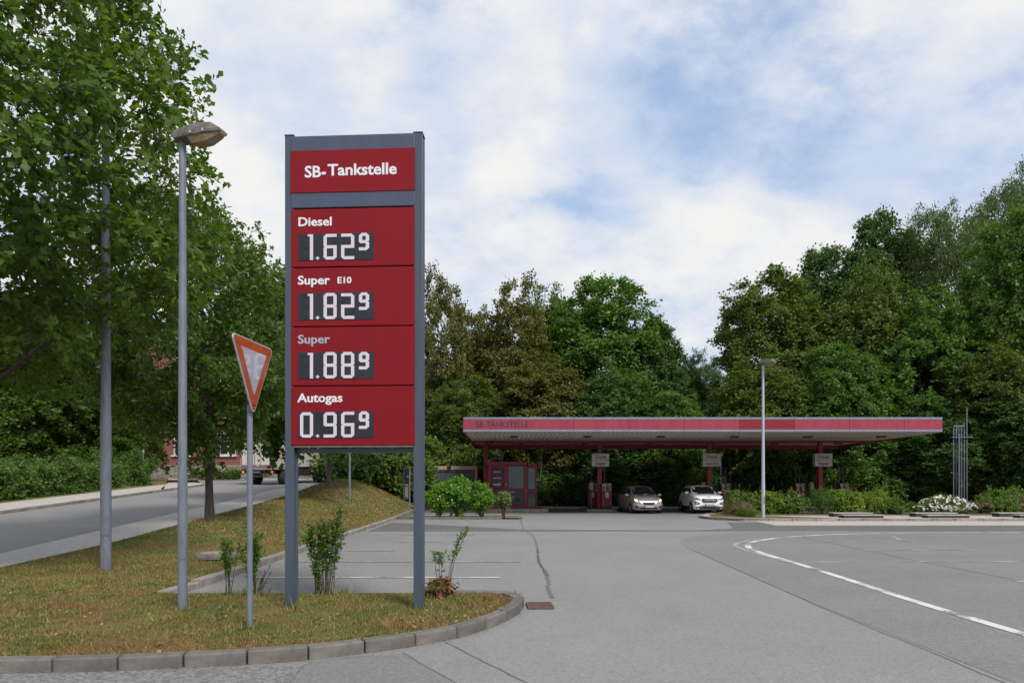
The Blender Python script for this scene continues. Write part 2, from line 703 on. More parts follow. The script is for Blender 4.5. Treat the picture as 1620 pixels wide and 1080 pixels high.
M_GALV = pmat('galvanised_steel', (0.185, 0.21, 0.25), (0.135, 0.155, 0.19), scale=14, rough=0.58, metal=0.15, spec=.3, bump=0.05, streak=(1, 1, .25))
M_GALVD = pmat('galvanised_dull', (0.17, 0.19, 0.225), (0.12, 0.14, 0.17), scale=12, rough=0.6, metal=0.15, spec=.3, streak=(1, 1, .25))
M_BARK = pmat('bark', (0.075, 0.06, 0.048), (0.03, 0.025, 0.02), scale=9, rough=0.95, bump=0.9, bscale=28, streak=(2, 2, .5))
M_BARKG = pmat('grey_bark', (0.12, 0.11, 0.095), (0.06, 0.054, 0.047), scale=8, rough=0.95, bump=0.6, bscale=24, streak=(2, 2, .5))
M_BIRCH = pmat('birch_bark', (0.42, 0.40, 0.37), (0.08, 0.075, 0.07), scale=6, rough=0.8, lo=0.5, hi=0.62, streak=(1, 1, 2.5))
M_TWIG = pmat('twig', (0.10, 0.075, 0.05), (0.06, 0.045, 0.03), scale=20, rough=0.9)


# ================================================================== the setting
def sheet(name, poly, m, z=0.0, kind='structure'):
    """flat piece of surface from an outline in metres"""
    me = bpy.data.meshes.new(name)
    bm = bmesh.new()
    f = bm.faces.new([bm.verts.new((p[0], p[1], z)) for p in poly])
    f.normal_update()
    if f.normal.z < 0:
        f.normal_flip()
    bmesh.ops.triangulate(bm, faces=[f])
    bm.to_mesh(me)
    bm.free()
    me.materials.append(m)
    o = link(bpy.data.objects.new(name, me))
    return tag(o, kind=kind) if kind else o


def strip(name, ys, xa, xb, m, dz, n=6, kind='structure'):
    """surface between two lines x = xa(y) and x = xb(y) that follows the land"""
    me = bpy.data.meshes.new(name)
    vs, fs = [], []
    for y in ys:
        a, b = xa(y), xb(y)
        for i in range(n + 1):
            x = a + (b - a) * i / n
            vs.append((x, y, h(x, y) + dz))
    w = n + 1
    for j in range(len(ys) - 1):
        for i in range(n):
            fs.append((j * w + i, j * w + i + 1, (j + 1) * w + i + 1, (j + 1) * w + i))
    me.from_pydata(vs, [], fs)
    me.materials.append(m)
    me.polygons.foreach_set('use_smooth', [True] * len(fs))
    o = link(bpy.data.objects.new(name, me))
    return tag(o, kind=kind)


def ribbon(name, pts, w, m, z, kind='structure', widths=None, parent=None):
    """painted line or joint along a path"""
    P = [Vector((p[0], p[1])) for p in pts]
    vs, fs = [], []
    for i, p in enumerate(P):
        d = (P[min(i + 1, len(P) - 1)] - P[max(i - 1, 0)]).normalized()
        nn = Vector((-d.y, d.x))
        ww = (widths[i] if widths else w) / 2
        vs += [(p.x + nn.x * ww, p.y + nn.y * ww, z), (p.x - nn.x * ww, p.y - nn.y * ww, z)]
    for i in range(len(P) - 1):
        fs.append((2 * i + 1, 2 * i + 3, 2 * i + 2, 2 * i))
    me = bpy.data.meshes.new(name)
    me.from_pydata(vs, [], fs)
    me.materials.append(m)
    o = link(bpy.data.objects.new(name, me), parent)
    return tag(o, kind=kind) if kind else o


def resample(pts, step):
    P = [Vector((p[0], p[1])) for p in pts]
    out, carry = [P[0].copy()], 0.0
    for a, b in zip(P[:-1], P[1:]):
        L = (b - a).length
        t = step - carry
        while t <= L:
            out.append(a + (b - a) * (t / L))
            t += step
        carry = L - (t - step)
    return out


def smooth_path(pts, n=8):
    """Catmull-Rom through the points"""
    P = [Vector((p[0], p[1])) for p in pts]
    P = [P[0] * 2 - P[1]] + P + [P[-1] * 2 - P[-2]]
    out = []
    for i in range(1, len(P) - 2):
        p0, p1, p2, p3 = P[i - 1:i + 3]
        for k in range(n):
            t = k / n
            out.append(0.5 * ((2 * p1) + (p2 - p0) * t + (2 * p0 - 5 * p1 + 4 * p2 - p3) * t * t + (3 * p1 - p0 - 3 * p2 + p3) * t ** 3))
    out.append(P[-2])
    return out


STONES = {}


def kerb(pts, step, m, top=0.12, width=0.13, side=1, rnd=None, drop=None):
    """a kerb of separate stones; side +1 puts them to the left of the direction of travel"""
    root = link(bpy.data.objects.new('kerb', None))
    tag(root, kind='structure')
    R = resample(pts, step)
    key = (step, m.name, width)
    if key not in STONES:
        mb = MB()
        mb.box((0, 0, 0), (step - 0.016, width, 0.26))
        STONES[key] = mb.mesh('kerb_stone', m, bevel=0.016, seg=2)
    rr = random.Random(len(R) + int(step * 100))
    for i, (a, b) in enumerate(zip(R[:-1], R[1:])):
        d = (b - a)
        nn = Vector((-d.y, d.x)).normalized() * side
        c = (a + b) / 2 + nn * width / 2
        o = bpy.data.objects.new('kerb_stone', STONES[key])
        dd = drop(i, len(R) - 1) if drop else 0.0
        za, zb = h(a.x, a.y), h(b.x, b.y)
        o.location = (c.x, c.y, (za + zb) / 2 + top - 0.13 - dd + rr.uniform(-.004, .004))
        o.rotation_euler = (rr.uniform(-.02, .02), -math.atan2(zb - za, d.length) + rr.uniform(-.006, .006), math.atan2(d.y, d.x) + rr.uniform(-.012, .012))
        o.scale = (d.length / step, 1, 1)
        link(o, root)
    return root


# ---- land
xs = np.concatenate([np.linspace(-700, -70, 12), np.arange(-66, 66, 1.0), np.linspace(70, 700, 12)])
ys = np.concatenate([np.linspace(-300, -20, 6), np.arange(-16, 90, 1.0), np.linspace(95, 900, 14)])
X, Y = np.meshgrid(xs, ys)
Z = H(X, Y) - 0.16
nx, ny = len(xs), len(ys)
me = bpy.data.meshes.new('ground')
idx = np.arange(nx * ny).reshape(ny, nx)
me.from_pydata(np.stack([X, Y, Z], -1).reshape(-1, 3).tolist(), [],
               np.stack([idx[:-1, :-1], idx[:-1, 1:], idx[1:, 1:], idx[1:, :-1]], -1).reshape(-1, 4).tolist())
me.materials.append(M_LITTER)
me.polygons.foreach_set('use_smooth', [True] * len(me.polygons))
tag(link(bpy.data.objects.new('ground', me)), kind='structure')

# ---- asphalt
sheet('asphalt', [(-70, -20), (110, -20), (110, 48.4), (-5.45, 48.4), (-5.5, 30), (-6.4, 11), (-6.4, 6.1), (-70, 6.1)], M_LOT, 0.0)
sheet('asphalt_patch', [(-70, -20), (-1.7, -20), (-1.86, 6.06), (-70, 6.06)], M_COARSE, 0.003)
sheet('asphalt_patch', [(-1.695, -20), (5.9, -20), (-.47, 5.56), (-1.0, 6.5), (-1.5, 6.42), (-1.855, 6.2)], M_PATCH, 0.003)
sheet('asphalt_patch', [(4.0, -20), (4.1, 9), (4.46, 17), (4.62, 18.8), (5.1, 20.6), (6.1, 22.1), (7.4, 23.1), (8.8, 23.6), (110, 23.5), (110, -20)], M_BAY, 0.003)
sheet('asphalt_patch', [(-5.2, 29.6), (-3, 27.9), (0.4, 24.9), (6.5, 24.5), (8.3, 25.6), (9.4, 29.8), (10.8, 29.8), (10.6, 27.6), (110, 27.6),
                       (110, 23.54), (8.4, 24.1), (0.4, 24.0), (-5.1, 24.0)], M_DARK, 0.0045)
sheet('gutter_paving', [(10.9, 30.8), (110, 30.8), (110, 27.5), (10.6, 27.4)], M_PAVE2, 0.009)
sheet('forecourt', [(-5.3, 40.4), (9.0, 39.2), (24, 39.2), (24, 47.8), (-5.3, 47.8)], asphalt('forecourt_concrete', 0.17, grain=0.2, stain=0.25), 0.004)
ribbon('gutter_paving', [(-5.2, 38.7), (9.2, 38.7), (24, 38.7)], 0.5, pmat('clinker_gutter', (0.30, 0.21, 0.16), (0.2, 0.16, 0.13), scale=8, rough=0.9), 0.008)

# joints between the asphalt pours
rj = random.Random(3)


def wob(pts, n, a):
    P = resample(pts, n)
    return [(p.x + rj.uniform(-a, a), p.y + rj.uniform(-a, a)) for p in P]


ribbon('asphalt_joint', [(0.36, 33), (.40, 31), (0.41, 27.4), (.42, 25.4), (.68, 21.9), (.68, 19.5), (.65, 17.5)], .05, M_TAR, 0.006)
ribbon('asphalt_joint', smooth_path([(.65, 17.5), (.62, 16.3), (.58, 15.2), (.57, 14.1), (.61, 12.9), (.63, 12.1)], 4), .07, M_MOSS, 0.0065,
       widths=[.03 + .05 * rj.random() for _ in range(21)])
ribbon('asphalt_joint', wob([(.63, 12.1), (.585, 11.1), (.57, 10.4), (.55, 9.7)], .15, .02), .06, M_TAR, 0.006)
ribbon('asphalt_joint', wob([(9.08, 21.6), (8.8, 17.6), (8.6, 14.28), (8.53, 11.37), (8.4, 6)], .4, .02), .03, M_TAR, 0.006)
ribbon('asphalt_joint', wob([(4.5, 17), (4.08, 9.14), (4.0, 5.67), (3.95, 3)], .4, .015), .012, M_TAR, 0.006)
ribbon('asphalt_joint', wob([(-1.86, 6.1), (-1.8, 5.5), (-1.7, 3)], .2, .01), .01, M_TAR, 0.0062)
ribbon('asphalt_joint', wob([(-1.05, 6.55), (-.47, 5.56), (.6, 3.7)], .2, .01), .009, M_TAR, 0.0062)
ribbon('asphalt_joint', wob([(-.69, 7.0), (.06, 5.63), (1.4, 3.6)], .2, .01), .01, M_TAR, 0.0062)
ribbon('asphalt_joint', wob([(-5, 23.95), (0.4, 23.95), (8.4, 24.05)], .5, .02), .05, M_TAR, 0.006)

# ---- paint
pl = smooth_path([(5.45, 2.5), (5.51, 7.35), (5.57, 9.55), (5.72, 11.7), (5.86, 14.2), (5.95, 16.4), (6.25, 18.1), (7.15, 19.8), (9.1, 21.6), (12.1, 22.8), (17.4, 23.2), (40, 23.25), (70, 23.25)], 10)
ribbon('road_marking', [p for p in pl], .15, M_PAINT, 0.0085)
pl2 = smooth_path([(5.80, 14.4), (5.80, 16.6), (6.0, 18.4), (6.7, 19.6), (7.4, 20.4)], 8)
ribbon('road_marking', pl2, .10, paintmat('road_paint_ghost', 0.34, -0.05), 0.0075)


def bay_line(x0, x1, y, worn=True, w=.1):
    ribbon('road_marking', [(x0 + (x1 - x0) * i / 12, y) for i in range(13)], w, M_PAINT2 if worn else M_PAINT, 0.008)


bay_line(-4.55, -.22, 11.9, False)
bay_line(-4.6, .17, 14.33)
bay_line(-4.6, -2.9, 16.75)
bay_line(-3.4, -1.0, 19.3)
bay_line(-4.5, -1.1, 22.05)
bay_line(-3.6, 0.1, 30.3)
bay_line(8.4, 11.4, 19.45)
bay_line(8.7, 11.6, 16.95)
bay_line(8.1, 10.7, 14.36)
bay_line(8.4, 12.4, 11.4)
bay_line(6.0, 7.2, 14.3)
ribbon('road_marking', [(12.0, 21.6), (11.5, 20.2), (11.4, 19.2)], .1, M_PAINT2, 0.008)

# ---- road on the left, its pavements and verges
road_n = lambda y: -8.7 - .115 * y if y < 40 else -13.3 + 6.2 * ((y - 40) / 12) ** 2
road_f = lambda y: -14.75 - .115 * y if y < 44 else -19.81 - .5 * (y - 44)
lawn_l = lambda y: -8.9 if y < 15 else (-8.9 - .1 * (y - 15) if y < 38 else -11.2 + 3.9 * ((y - 38) / 9.0) ** 2)
kerb_x = lambda y: -4.85 - .028 * (y - 10)
yy = np.arange(2, 58.6, 0.8)
strip('road', yy, road_f, road_n, M_ROAD, 0.0, 14)
strip('pavement', np.arange(2, 47.5, 0.7), road_n, lawn_l, M_PAVE, 0.07, 4)
strip('pavement', np.arange(10, 46.6, 0.7), lambda y: road_f(y) - 2.4, lambda y: road_f(y) - .12, M_PAVE2, 0.11, 3)
strip('verge', np.arange(10, 60, 0.8), lambda y: -60, lambda y: road_f(y) - 2.4, M_TURF, 0.10, 30)
strip('pavement', np.arange(58.6, 62.6, 0.5), lambda y: -60, lambda y: -4, M_PAVE2, 0.02, 24)
kerb([(road_f(y), y) for y in np.arange(14, 46.8, .8)], 1.0, M_KERBL, top=.125, side=1)
ribbon('road_edge', [(0, 0)] * 2, .1, M_TAR, -1) if False else None

# ---- lawn
front_pts = [(-14, 5.55), (-9, 5.66), (-4.35, 5.80), (-2.79, 6.01), (-1.88, 6.245), (-1.08, 6.72), (-.69, 7.01), (-.405, 7.40),
             (-.194, 7.76), (-.04, 8.12), (.085, 8.51), (.155, 8.95), (.15, 9.28), (.04, 9.52)]
front_s = smooth_path(front_pts, 8)
fx = np.array([p.x for p in front_s]); fy = np.array([p.y for p in front_s])
kmax = int(np.argmax(fx)) + 1


def yfront(x):
    return np.interp(x, fx[:kmax], fy[:kmax])


LAWN_BACK = 9.60
fp = resample([(p.x, p.y) for p in front_s], .53)
kerb([(p.x, p.y) for p in front_s] + [(-.1, 9.66), (-.62, 9.70), (-1.15, 9.72)], .53, M_KERB, top=.125, width=.14, side=1)
gx = np.concatenate([np.arange(-14, -5, .35), np.arange(-5, .03, .12), [.06, .08]])
vs, fs = [], []
nv_ = 16
for x in gx:
    a = float(yfront(x)) + 0.10
    b = max(LAWN_BACK - (0.0 if x < -1.2 else .06), a + .02)
    for j in range(nv_ + 1):
        y = a + (b - a) * j / nv_
        dip = .012 * math.sin(x * 3.1 + y * 2) + .01 * math.sin(x * 7.3 - y * 4)
        low = -.045 * float(sstep(-2.2, -.6, x)) * math.sin(math.pi * j / nv_)
        vs.append((x, y, h(x, y) + .095 + dip * math.sin(math.pi * j / nv_) + low))
w_ = nv_ + 1
for i in range(len(gx) - 1):
    for j in range(nv_):
        fs.append((i * w_ + j, (i + 1) * w_ + j, (i + 1) * w_ + j + 1, i * w_ + j + 1))
me = bpy.data.meshes.new('lawn')
me.from_pydata(vs, [], fs)
me.materials.append(M_TURF)
me.polygons.foreach_set('use_smooth', [True] * len(fs))
tag(link(bpy.data.objects.new('lawn', me)), kind='structure')
strip('lawn', np.arange(LAWN_BACK - .02, 47.2, .35), lawn_l, lambda y: (kerb_x(y) - .1) if y > 10.4 else -5.06, M_TURF, 0.095, 16)
# the cut edge of the turf towards the parking bays
strip('soil_edge', [LAWN_BACK - .02, LAWN_BACK + .16], lambda y: -5.2, lambda y: -1.0, M_SOIL, 0.03, 10)
# kerb of the parking bays, sunk at its near end
kp = [(-4.93, 9.72), (-4.89, 10.4)] + [(kerb_x(y), y) for y in np.arange(11, 42.5, .5)]
kerb([(p[0], p[1]) for p in kp], .99, M_KERBL, top=.13, width=.17, side=1, drop=lambda i, n: .03 if i == 0 else 0)

# shrub bed in the parking bays
kerb([(-5.45, 32.55), (.42, 32.5)], 1.0, M_KERB, top=.11, width=.12, side=1)
kerb([(.52, 32.55), (.50, 33.9)], .7, M_KERB, top=.11, width=.12, side=1)
sheet('planting_bed', [(-5.5, 32.65), (.40, 32.6), (.40, 34.0), (-5.5, 34.0)], M_TURF, .095)

# pavement island on the right
isl = smooth_path([(13.0, 30.75), (10.6, 31.05), (9.65, 32.0), (9.3, 33.2), (9.55, 34.8), (10.3, 36.4), (11.6, 37.6), (13.6, 38.2)], 6)
outer = [(110, 30.75)] + [(p.x, p.y) for p in isl] + [(24, 38.3), (110, 38.3)]
sheet('pavement', outer, M_PAVE2, .10)
kerb([(62, 30.75)] + [(p.x, p.y) for p in isl], 1.05, M_KERBL, top=.125, width=.13, side=-1)
sheet('planting_bed', [(9.7, 33.4), (9.95, 32.2), (10.7, 31.35), (13, 31.0), (15.2, 31.0), (14.2, 32.6), (12.4, 34.2), (11.4, 36.8), (10.4, 36.0)], M_TURF, .108)
sheet('planting_bed', [(11.2, 36.5), (12.6, 34.6), (110, 34.9), (110, 40), (12, 40)], M_SOIL, .112)
# the concrete edge in front of the wooded bank
kerb([(-3, 48.0), (24, 48.0)], 1.0, pmat('edge_concrete', (0.42, 0.40, 0.38), (0.3, 0.29, 0.27), scale=5, rough=0.85), top=.14, width=.2, side=1)

# gully by the kerb end
g = thing('gully_grate', 'rusty rectangular drain grate beside the rounded kerb end', 'drain', (.37, 9.05, .004), math.radians(3))
MB().box((0, 0, .004), (.34, .40, .012)).build('grate_bed', pmat('gully_dark', (.03, .022, .02), rough=.9), g)
rust = pmat('rusted_iron', (.14, .082, .062), (.09, .055, .046), scale=20, rough=.8, bump=.4)
mb = MB()
for s in (-1, 1):
    mb.box((s * .158, 0, .012), (.026, .42, .024))
    mb.box((0, s * .2, .012), (.29, .026, .024))
mb.build('frame', rust, g)
for i in range(6):
    MB().box((0, -.15 + i * .06, .012), (.29, .03, .02)).build('grate_bar', rust, g)

# ---- grass
rg = np.random.default_rng(5)


def blades(n, x0, x1, y0, y1, hmin, hmax, wid, test, xy=None):
    if xy is None:
        x = rg.uniform(x0, x1, n); y = rg.uniform(y0, y1, n)
    else:
        x, y = xy
    k = test(x, y)
    x, y = x[k], y[k]
    n = len(x)
    z = H(x, y) + .085
    hh = rg.uniform(hmin, hmax, n) * (0.7 + .6 * rg.random(n) ** 3)
    a = rg.uniform(0, 2 * np.pi, n)
    lean = rg.uniform(.1, 1.1, n) * hh
    b = rg.uniform(0, 2 * np.pi, n)
    w = wid * rg.uniform(.6, 1.3, n)
    v = np.empty((n, 3, 3))
    v[:, 0] = np.stack([x - np.cos(a) * w, y - np.sin(a) * w, z], -1)
    v[:, 1] = np.stack([x + np.cos(a) * w, y + np.sin(a) * w, z], -1)
    v[:, 2] = np.stack([x + np.cos(b) * lean, y + np.sin(b) * lean, z + hh], -1)
    return v.reshape(-1, 3)


in_front = lambda x, y: (x < .02) & (y > yfront(x) + .115) & (y < LAWN_BACK - .08) & (y > -1.33 * x * .93)
in_rear = lambda x, y: (x > np.array([lawn_l(t) for t in y]) + .05) & (x < np.array([kerb_x(t) for t in y]) - .22)
parts_ = [blades(270000, -7.6, .05, 5.7, 9.6, .018, .05, .0035, in_front),
          blades(110000, -9.2, -5.0, 9.6, 17, .02, .055, .006, in_rear),
          blades(90000, -10.5, -5.0, 17, 30, .03, .07, .012, in_rear),
          blades(30000, -12, -5.3, 30, 47, .04, .09, .02, in_rear)]


def tuft(cx, cy, r, n, hmin, hmax, wid=.004):
    x = cx + rg.normal(0, r, n); y = cy + rg.normal(0, r, n)
    return blades(n, 0, 0, 0, 0, hmin, hmax, wid, lambda a, b: np.ones(len(a), bool), (x, y))


for (cx, cy, r, n, a, b) in ((-2.76, 8.45, .09, 260, .06, .2), (-1.13, 8.36, .07, 120, .05, .14), (-4.0, 8.25, .08, 160, .04, .12), (-2.77, 7.15, .06, 140, .04, .12),
                             (-7.05, 11.75, .12, 160, .05, .14), (-8.85, 19.9, .3, 260, .1, .3), (.04, 9.36, .05, 60, .05, .12), (-2.45, 9.45, .15, 200, .06, .2),
                             (-3.65, 9.45, .2, 240, .06, .2), (-1.05, 9.4, .14, 160, .05, .14), (-9.6, 35.8, .3, 200, .1, .3)):
    parts_.append(tuft(cx, cy, r, n, a, b))
for k in range(260):      # tufts of longer grass
    x = rg.uniform(-7, -.3); y = rg.uniform(6.3, 9.4)
    if in_front(np.array([x]), np.array([y]))[0]:
        parts_.append(tuft(x, y, rg.uniform(.015, .07), int(rg.integers(20, 60)), .03, rg.uniform(.05, .11)))
tag(put('grass', mesh_np('grass', np.concatenate(parts_), 3, M_BLADE)), kind='stuff')
# clover and broad weeds, dry leaves on the turf
M_WEED = leafmat('weed_leaf', [(.03, .06, .012), (.05, .085, .018), (.07, .10, .02)], .2)
M_DRY = leafmat('dry_leaf', [(.20, .09, .05), (.30, .17, .08), (.38, .30, .2)], .1)


def flat_leaves(x, y, size, zoff=.1, tilt=.35):
    n = len(x)
    a = rg.uniform(0, 2 * np.pi, n)
    s = size * rg.uniform(.6, 1.3, n)
    z = H(x, y) + zoff + rg.uniform(0, .02, n)
    t = rg.uniform(-tilt, tilt, (n, 2)) * s[:, None]
    ux, uy = np.cos(a) * s, np.sin(a) * s
    v = np.empty((n, 4, 3))
    v[:, 0] = np.stack([x - ux, y - uy, z - t[:, 0]], -1)
    v[:, 1] = np.stack([x + uy * .55, y - ux * .55, z + t[:, 1]], -1)
    v[:, 2] = np.stack([x + ux, y + uy, z + t[:, 0]], -1)
    v[:, 3] = np.stack([x - uy * .55, y + ux * .55, z - t[:, 1]], -1)
    return v.reshape(-1, 3)


wx, wy = [], []
for k in range(150):
    cx, cy = rg.uniform(-7, -.3), rg.uniform(6.1, 9.4)
    n = int(rg.integers(8, 40)); r = rg.uniform(.03, .16)
    wx.append(cx + rg.normal(0, r, n)); wy.append(cy + rg.normal(0, r, n))
wx, wy = np.concatenate(wx), np.concatenate(wy)
k = in_front(wx, wy)
tag(put('weeds', mesh_np('weeds', flat_leaves(wx[k], wy[k], .014), 4, M_WEED)), kind='stuff')
dx, dy = rg.uniform(-7, .0, 260), rg.uniform(5.8, 9.5, 260)
k = in_front(dx, dy)
v1 = flat_leaves(dx[k], dy[k], .02, .115, .6)
# and along the foot of the kerb
t = rg.integers(20, len(front_s) - 4, 260)
kx = np.array([front_s[i].x for i in t]) + rg.normal(0, .06, 260) + .02
ky = np.array([front_s[i].y for i in t]) - np.abs(rg.normal(0, .035, 260)) - .005
v2 = flat_leaves(kx, ky, .011, .008, .1)
tag(put('fallen_leaves', mesh_np('fallen_leaves', np.concatenate([v1, v2]), 4, M_DRY)), kind='stuff')


# ================================================================== price sign
M_SLATE = pmat('slate_grey_paint', (.062, .082, .11), (.052, .07, .095), scale=2.5, rough=.38, streak=(3, 3, .4))
M_RED = pmat('sign_red', (.205, .006, .011), (.18, .006, .011), scale=1.4, rough=.42, streak=(2, 1, .6), spec=.2)
M_GREYBAND = pmat('sign_grey', (.066, .08, .125), (.058, .072, .115), scale=2, rough=.35, streak=(3, 1, .5))
M_WHITE = pmat('lettering_white', (.70, .72, .76), (.62, .64, .68), scale=6, rough=.5)
M_GREYLET = pmat('lettering_faded', (.36, .37, .44), (.29, .30, .37), scale=6, rough=.5)
M_BLACK = pmat('black_plastic', (.012, .013, .015), (.02, .02, .022), scale=8, rough=.5)
M_LEDBED = pmat('display_black', (.013, .018, .026), (.02, .024, .03), scale=5, rough=.25)
M_LED = emat('led_lit', (.80, .69, .80), .46, (.25, .22, .25))
M_LEDOFF = pmat('led_unlit', (.03, .033, .042), rough=.5)

ta, tb = Vector((-2.745, 8.50)), Vector((-1.144, 8.41))
tz = math.atan2(tb.y - ta.y, tb.x - ta.x)
TW = (tb - ta).length
tot = thing('price_sign', 'tall red and grey fuel price sign on two slate posts', 'sign', (ta.x, ta.y, 0), tz)
# each post: a flanged section, rounded
for (x, zb, zt) in ((0.0, .06, 5.915), (TW, .0, 5.905)):
    prof = [(-.056, -.075), (.056, -.075), (.056, -.045), (.046, -.035), (.046, .045), (.056, .055), (.056, .085), (-.056, .085), (-.056, .055), (-.046, .045), (-.046, -.035), (-.056, -.045)]
    mb = MB()
    mb.loft([[(p[0] + x, p[1], z) for p in prof] for z in (zb, zt)], smooth=False)
    po = mb.build('post', M_SLATE, tot, bevel=.006)
    mc = MB()
    mc.box((x, .005, zt + .008), (.12, .17, .016))
    mc.build('post_cap', M_SLATE, po, bevel=.004)
PX0, PX1 = .024, TW - .036           # faces of the panels, set in front of the left post
FY = -.085
T = 0.205


def zpx(py):
    return EYE - (py - 768.0) * (8.37) / 1080.0


ta_off = PX0 - .002


def xpx(px_):
    return ta_off + (px_ - 461.0) * 8.37 / 1080.0


def panel(name, z0, z1, m, x0=PX0, x1=PX1, fy=FY, parent=tot, bev=.008):
    return MB().box(((x0 + x1) / 2, fy + T / 2, (z0 + z1) / 2), (x1 - x0, T, z1 - z0)).build(name, m, parent, bevel=bev)


head = panel('header_panel', zpx(327.2), zpx(213), M_GREYBAND)
MB().box(((PX0 + PX1) / 2, FY - .003, (zpx(236.5) + zpx(303.5)) / 2), (PX1 - PX0 + .004, .012, zpx(236.5) - zpx(303.5))).build('red_band', M_RED, head, bevel=.003)
text('lettering', 'SB', .196, M_WHITE, head, (xpx(484), FY - .0105, zpx(279.4)), bold=.023, sx=1.02)
text('lettering', '-', .196, M_WHITE, head, (xpx(511.5), FY - .0105, zpx(279.2)), bold=.032, sx=.85)
text('lettering', 'Tankstelle', .196, M_WHITE, head, (xpx(521.5), FY - .0105, zpx(277.4)), bold=.023, sx=1.06)


# dot-matrix figures
def seg_bitmap(segs, W=9, Hh=21, t=3):
    mid = Hh // 2
    R = {'A': (0, 0, W, t), 'D': (0, Hh - t, W, Hh), 'G': (0, mid - 1, W, mid + 2),
         'F': (0, 0, t, mid + 1), 'B': (W - t, 0, W, mid + 1), 'E': (0, mid, t, Hh), 'C': (W - t, mid, W, Hh)}
    g = np.zeros((Hh, W), bool)
    for s in segs:
        x0, y0, x1, y1 = R[s]
        g[y0:y1, x0:x1] = True

    def cut(cells):
        for (r, c) in cells:
            g[r, c] = False
    if 'A' in segs and 'F' in segs: cut([(0, 0), (0, 1), (1, 0)])
    if 'A' in segs and 'B' in segs: cut([(0, W - 1), (0, W - 2), (1, W - 1)])
    if 'D' in segs and 'E' in segs: cut([(Hh - 1, 0), (Hh - 1, 1), (Hh - 2, 0)])
    if 'D' in segs and 'C' in segs: cut([(Hh - 1, W - 1), (Hh - 1, W - 2), (Hh - 2, W - 1)])
    if 'F' in segs and 'E' in segs and 'G' in segs: cut([(mid, 0)])
    if 'B' in segs and 'C' in segs and 'G' in segs: cut([(mid, W - 1)])
    if 'F' in segs and 'E' not in segs: cut([(mid + 1, 0)])
    return g


SEG = {'0': 'ABCDEF', '2': 'ABGED', '6': 'AFGECD', '8': 'ABCDEFG', '9': 'ABCDFG', '5': 'AFGCD'}


def fig_mesh(ch, W=12, Hh=25, t=3):
    if ch == '1':
        g = np.zeros((Hh, W), bool)
        g[:, W - t:] = True
        g[0:2, W - t - 2:] = True
        g[0, W - t - 2:] = True
    else:
        g = seg_bitmap(SEG[ch], W, Hh, t)
    full = seg_bitmap('ABCDEFG', W, Hh, t)
    return g, full


DIG = {}


def digit(ch, x, z, px, pz, parent, W=12, Hh=25, t=3):
    """one figure: lit dots stand proud of the unlit ones"""
    key = (ch, W, Hh, t)
    if key not in DIG:
        g, full = fig_mesh(ch, W, Hh, t)
        mb = MB()
        for r in range(Hh):
            for c in range(W):
                if g[r, c] or full[r, c]:
                    lit = g[r, c]
                    a = .445 if lit else .33
                    y = -.004 if lit else -.002
                    cx, cz = (c + .5) * px, (Hh - r - .5) * pz
                    mb.add([(cx - a * px, y, cz - a * pz), (cx + a * px, y, cz - a * pz), (cx + a * px, y, cz + a * pz), (cx - a * px, y, cz + a * pz)], [(0, 1, 2, 3)], 0 if lit else 1)
        DIG[key] = mb.mesh('digit', [M_LED, M_LEDOFF])
    o = bpy.data.objects.new('digit', DIG[key])
    o.location = (x, FY - .008, z)
    return link(o, parent)


rows = [('Diesel', 329.2, 421.0, 355.3, 411.3, 368.8, '1.62', None, M_WHITE), ('Super', 422.6, 515.2, 448.0, 505.5, 462.0, '1.82', 'E10', M_WHITE),
        ('Super', 516.6, 609.3, 541.6, 599.0, 556.4, '1.88', None, M_GREYLET), ('Autogas', 610.8, 704.3, 634.5, 692.5, 650.5, '0.96', None, M_WHITE)]
for (lab, y0, y1, yb, d1, d0, price, extra, lm) in rows:
    p = panel('price_panel', zpx(y1), zpx(y0), M_RED)
    text('lettering', lab, .150, lm, p, (xpx(472.5), FY - .002, zpx(yb + .6)), bold=.022, sx=1.14)
    if extra:
        text('lettering', extra, .108, lm, p, (xpx(536), FY - .002, zpx(yb - .3)), bold=.023, sx=1.12)
    xa, xb = xpx(473.3), xpx(595.0)
    za, zb = zpx(d1), zpx(d0)
    disp = MB().box(((xa + xb) / 2, FY + .01, (za + zb) / 2), (xb - xa, .03, zb - za)).build('display', M_LEDBED, p, bevel=.002)
    pw = (xb - xa)
    dw, dh = pw * .174, (zb - za) * .955
    px_, pz_ = dw / 12, dh / 25
    zz = za + (zb - za) * .02
    for ch, f in zip((price[0], price[2], price[3]), (.028, .340, .572)):
        digit(ch, xa + pw * f, zz, px_, pz_, disp)
    digit('9', xa + pw * .806, zz + dh * .335, px_ * .78 * 12 / 9, pz_ * 1.0, disp, 9, 17, 3)
    mb = MB()
    for (i, j) in ((1, 0), (0, 1), (1, 1), (2, 1), (1, 2)):
        cx, cz = xa + pw * .245 + i * px_ * 1.1, zz + (j + .5) * pz_ * 1.1
        mb.add([(cx - .5 * px_, FY - .012, cz - .5 * pz_), (cx + .5 * px_, FY - .012, cz - .5 * pz_), (cx + .5 * px_, FY - .012, cz + .5 * pz_), (cx - .5 * px_, FY - .012, cz + .5 * pz_)], [(0, 1, 2, 3)])
    mb.build('decimal_point', M_LED, disp)
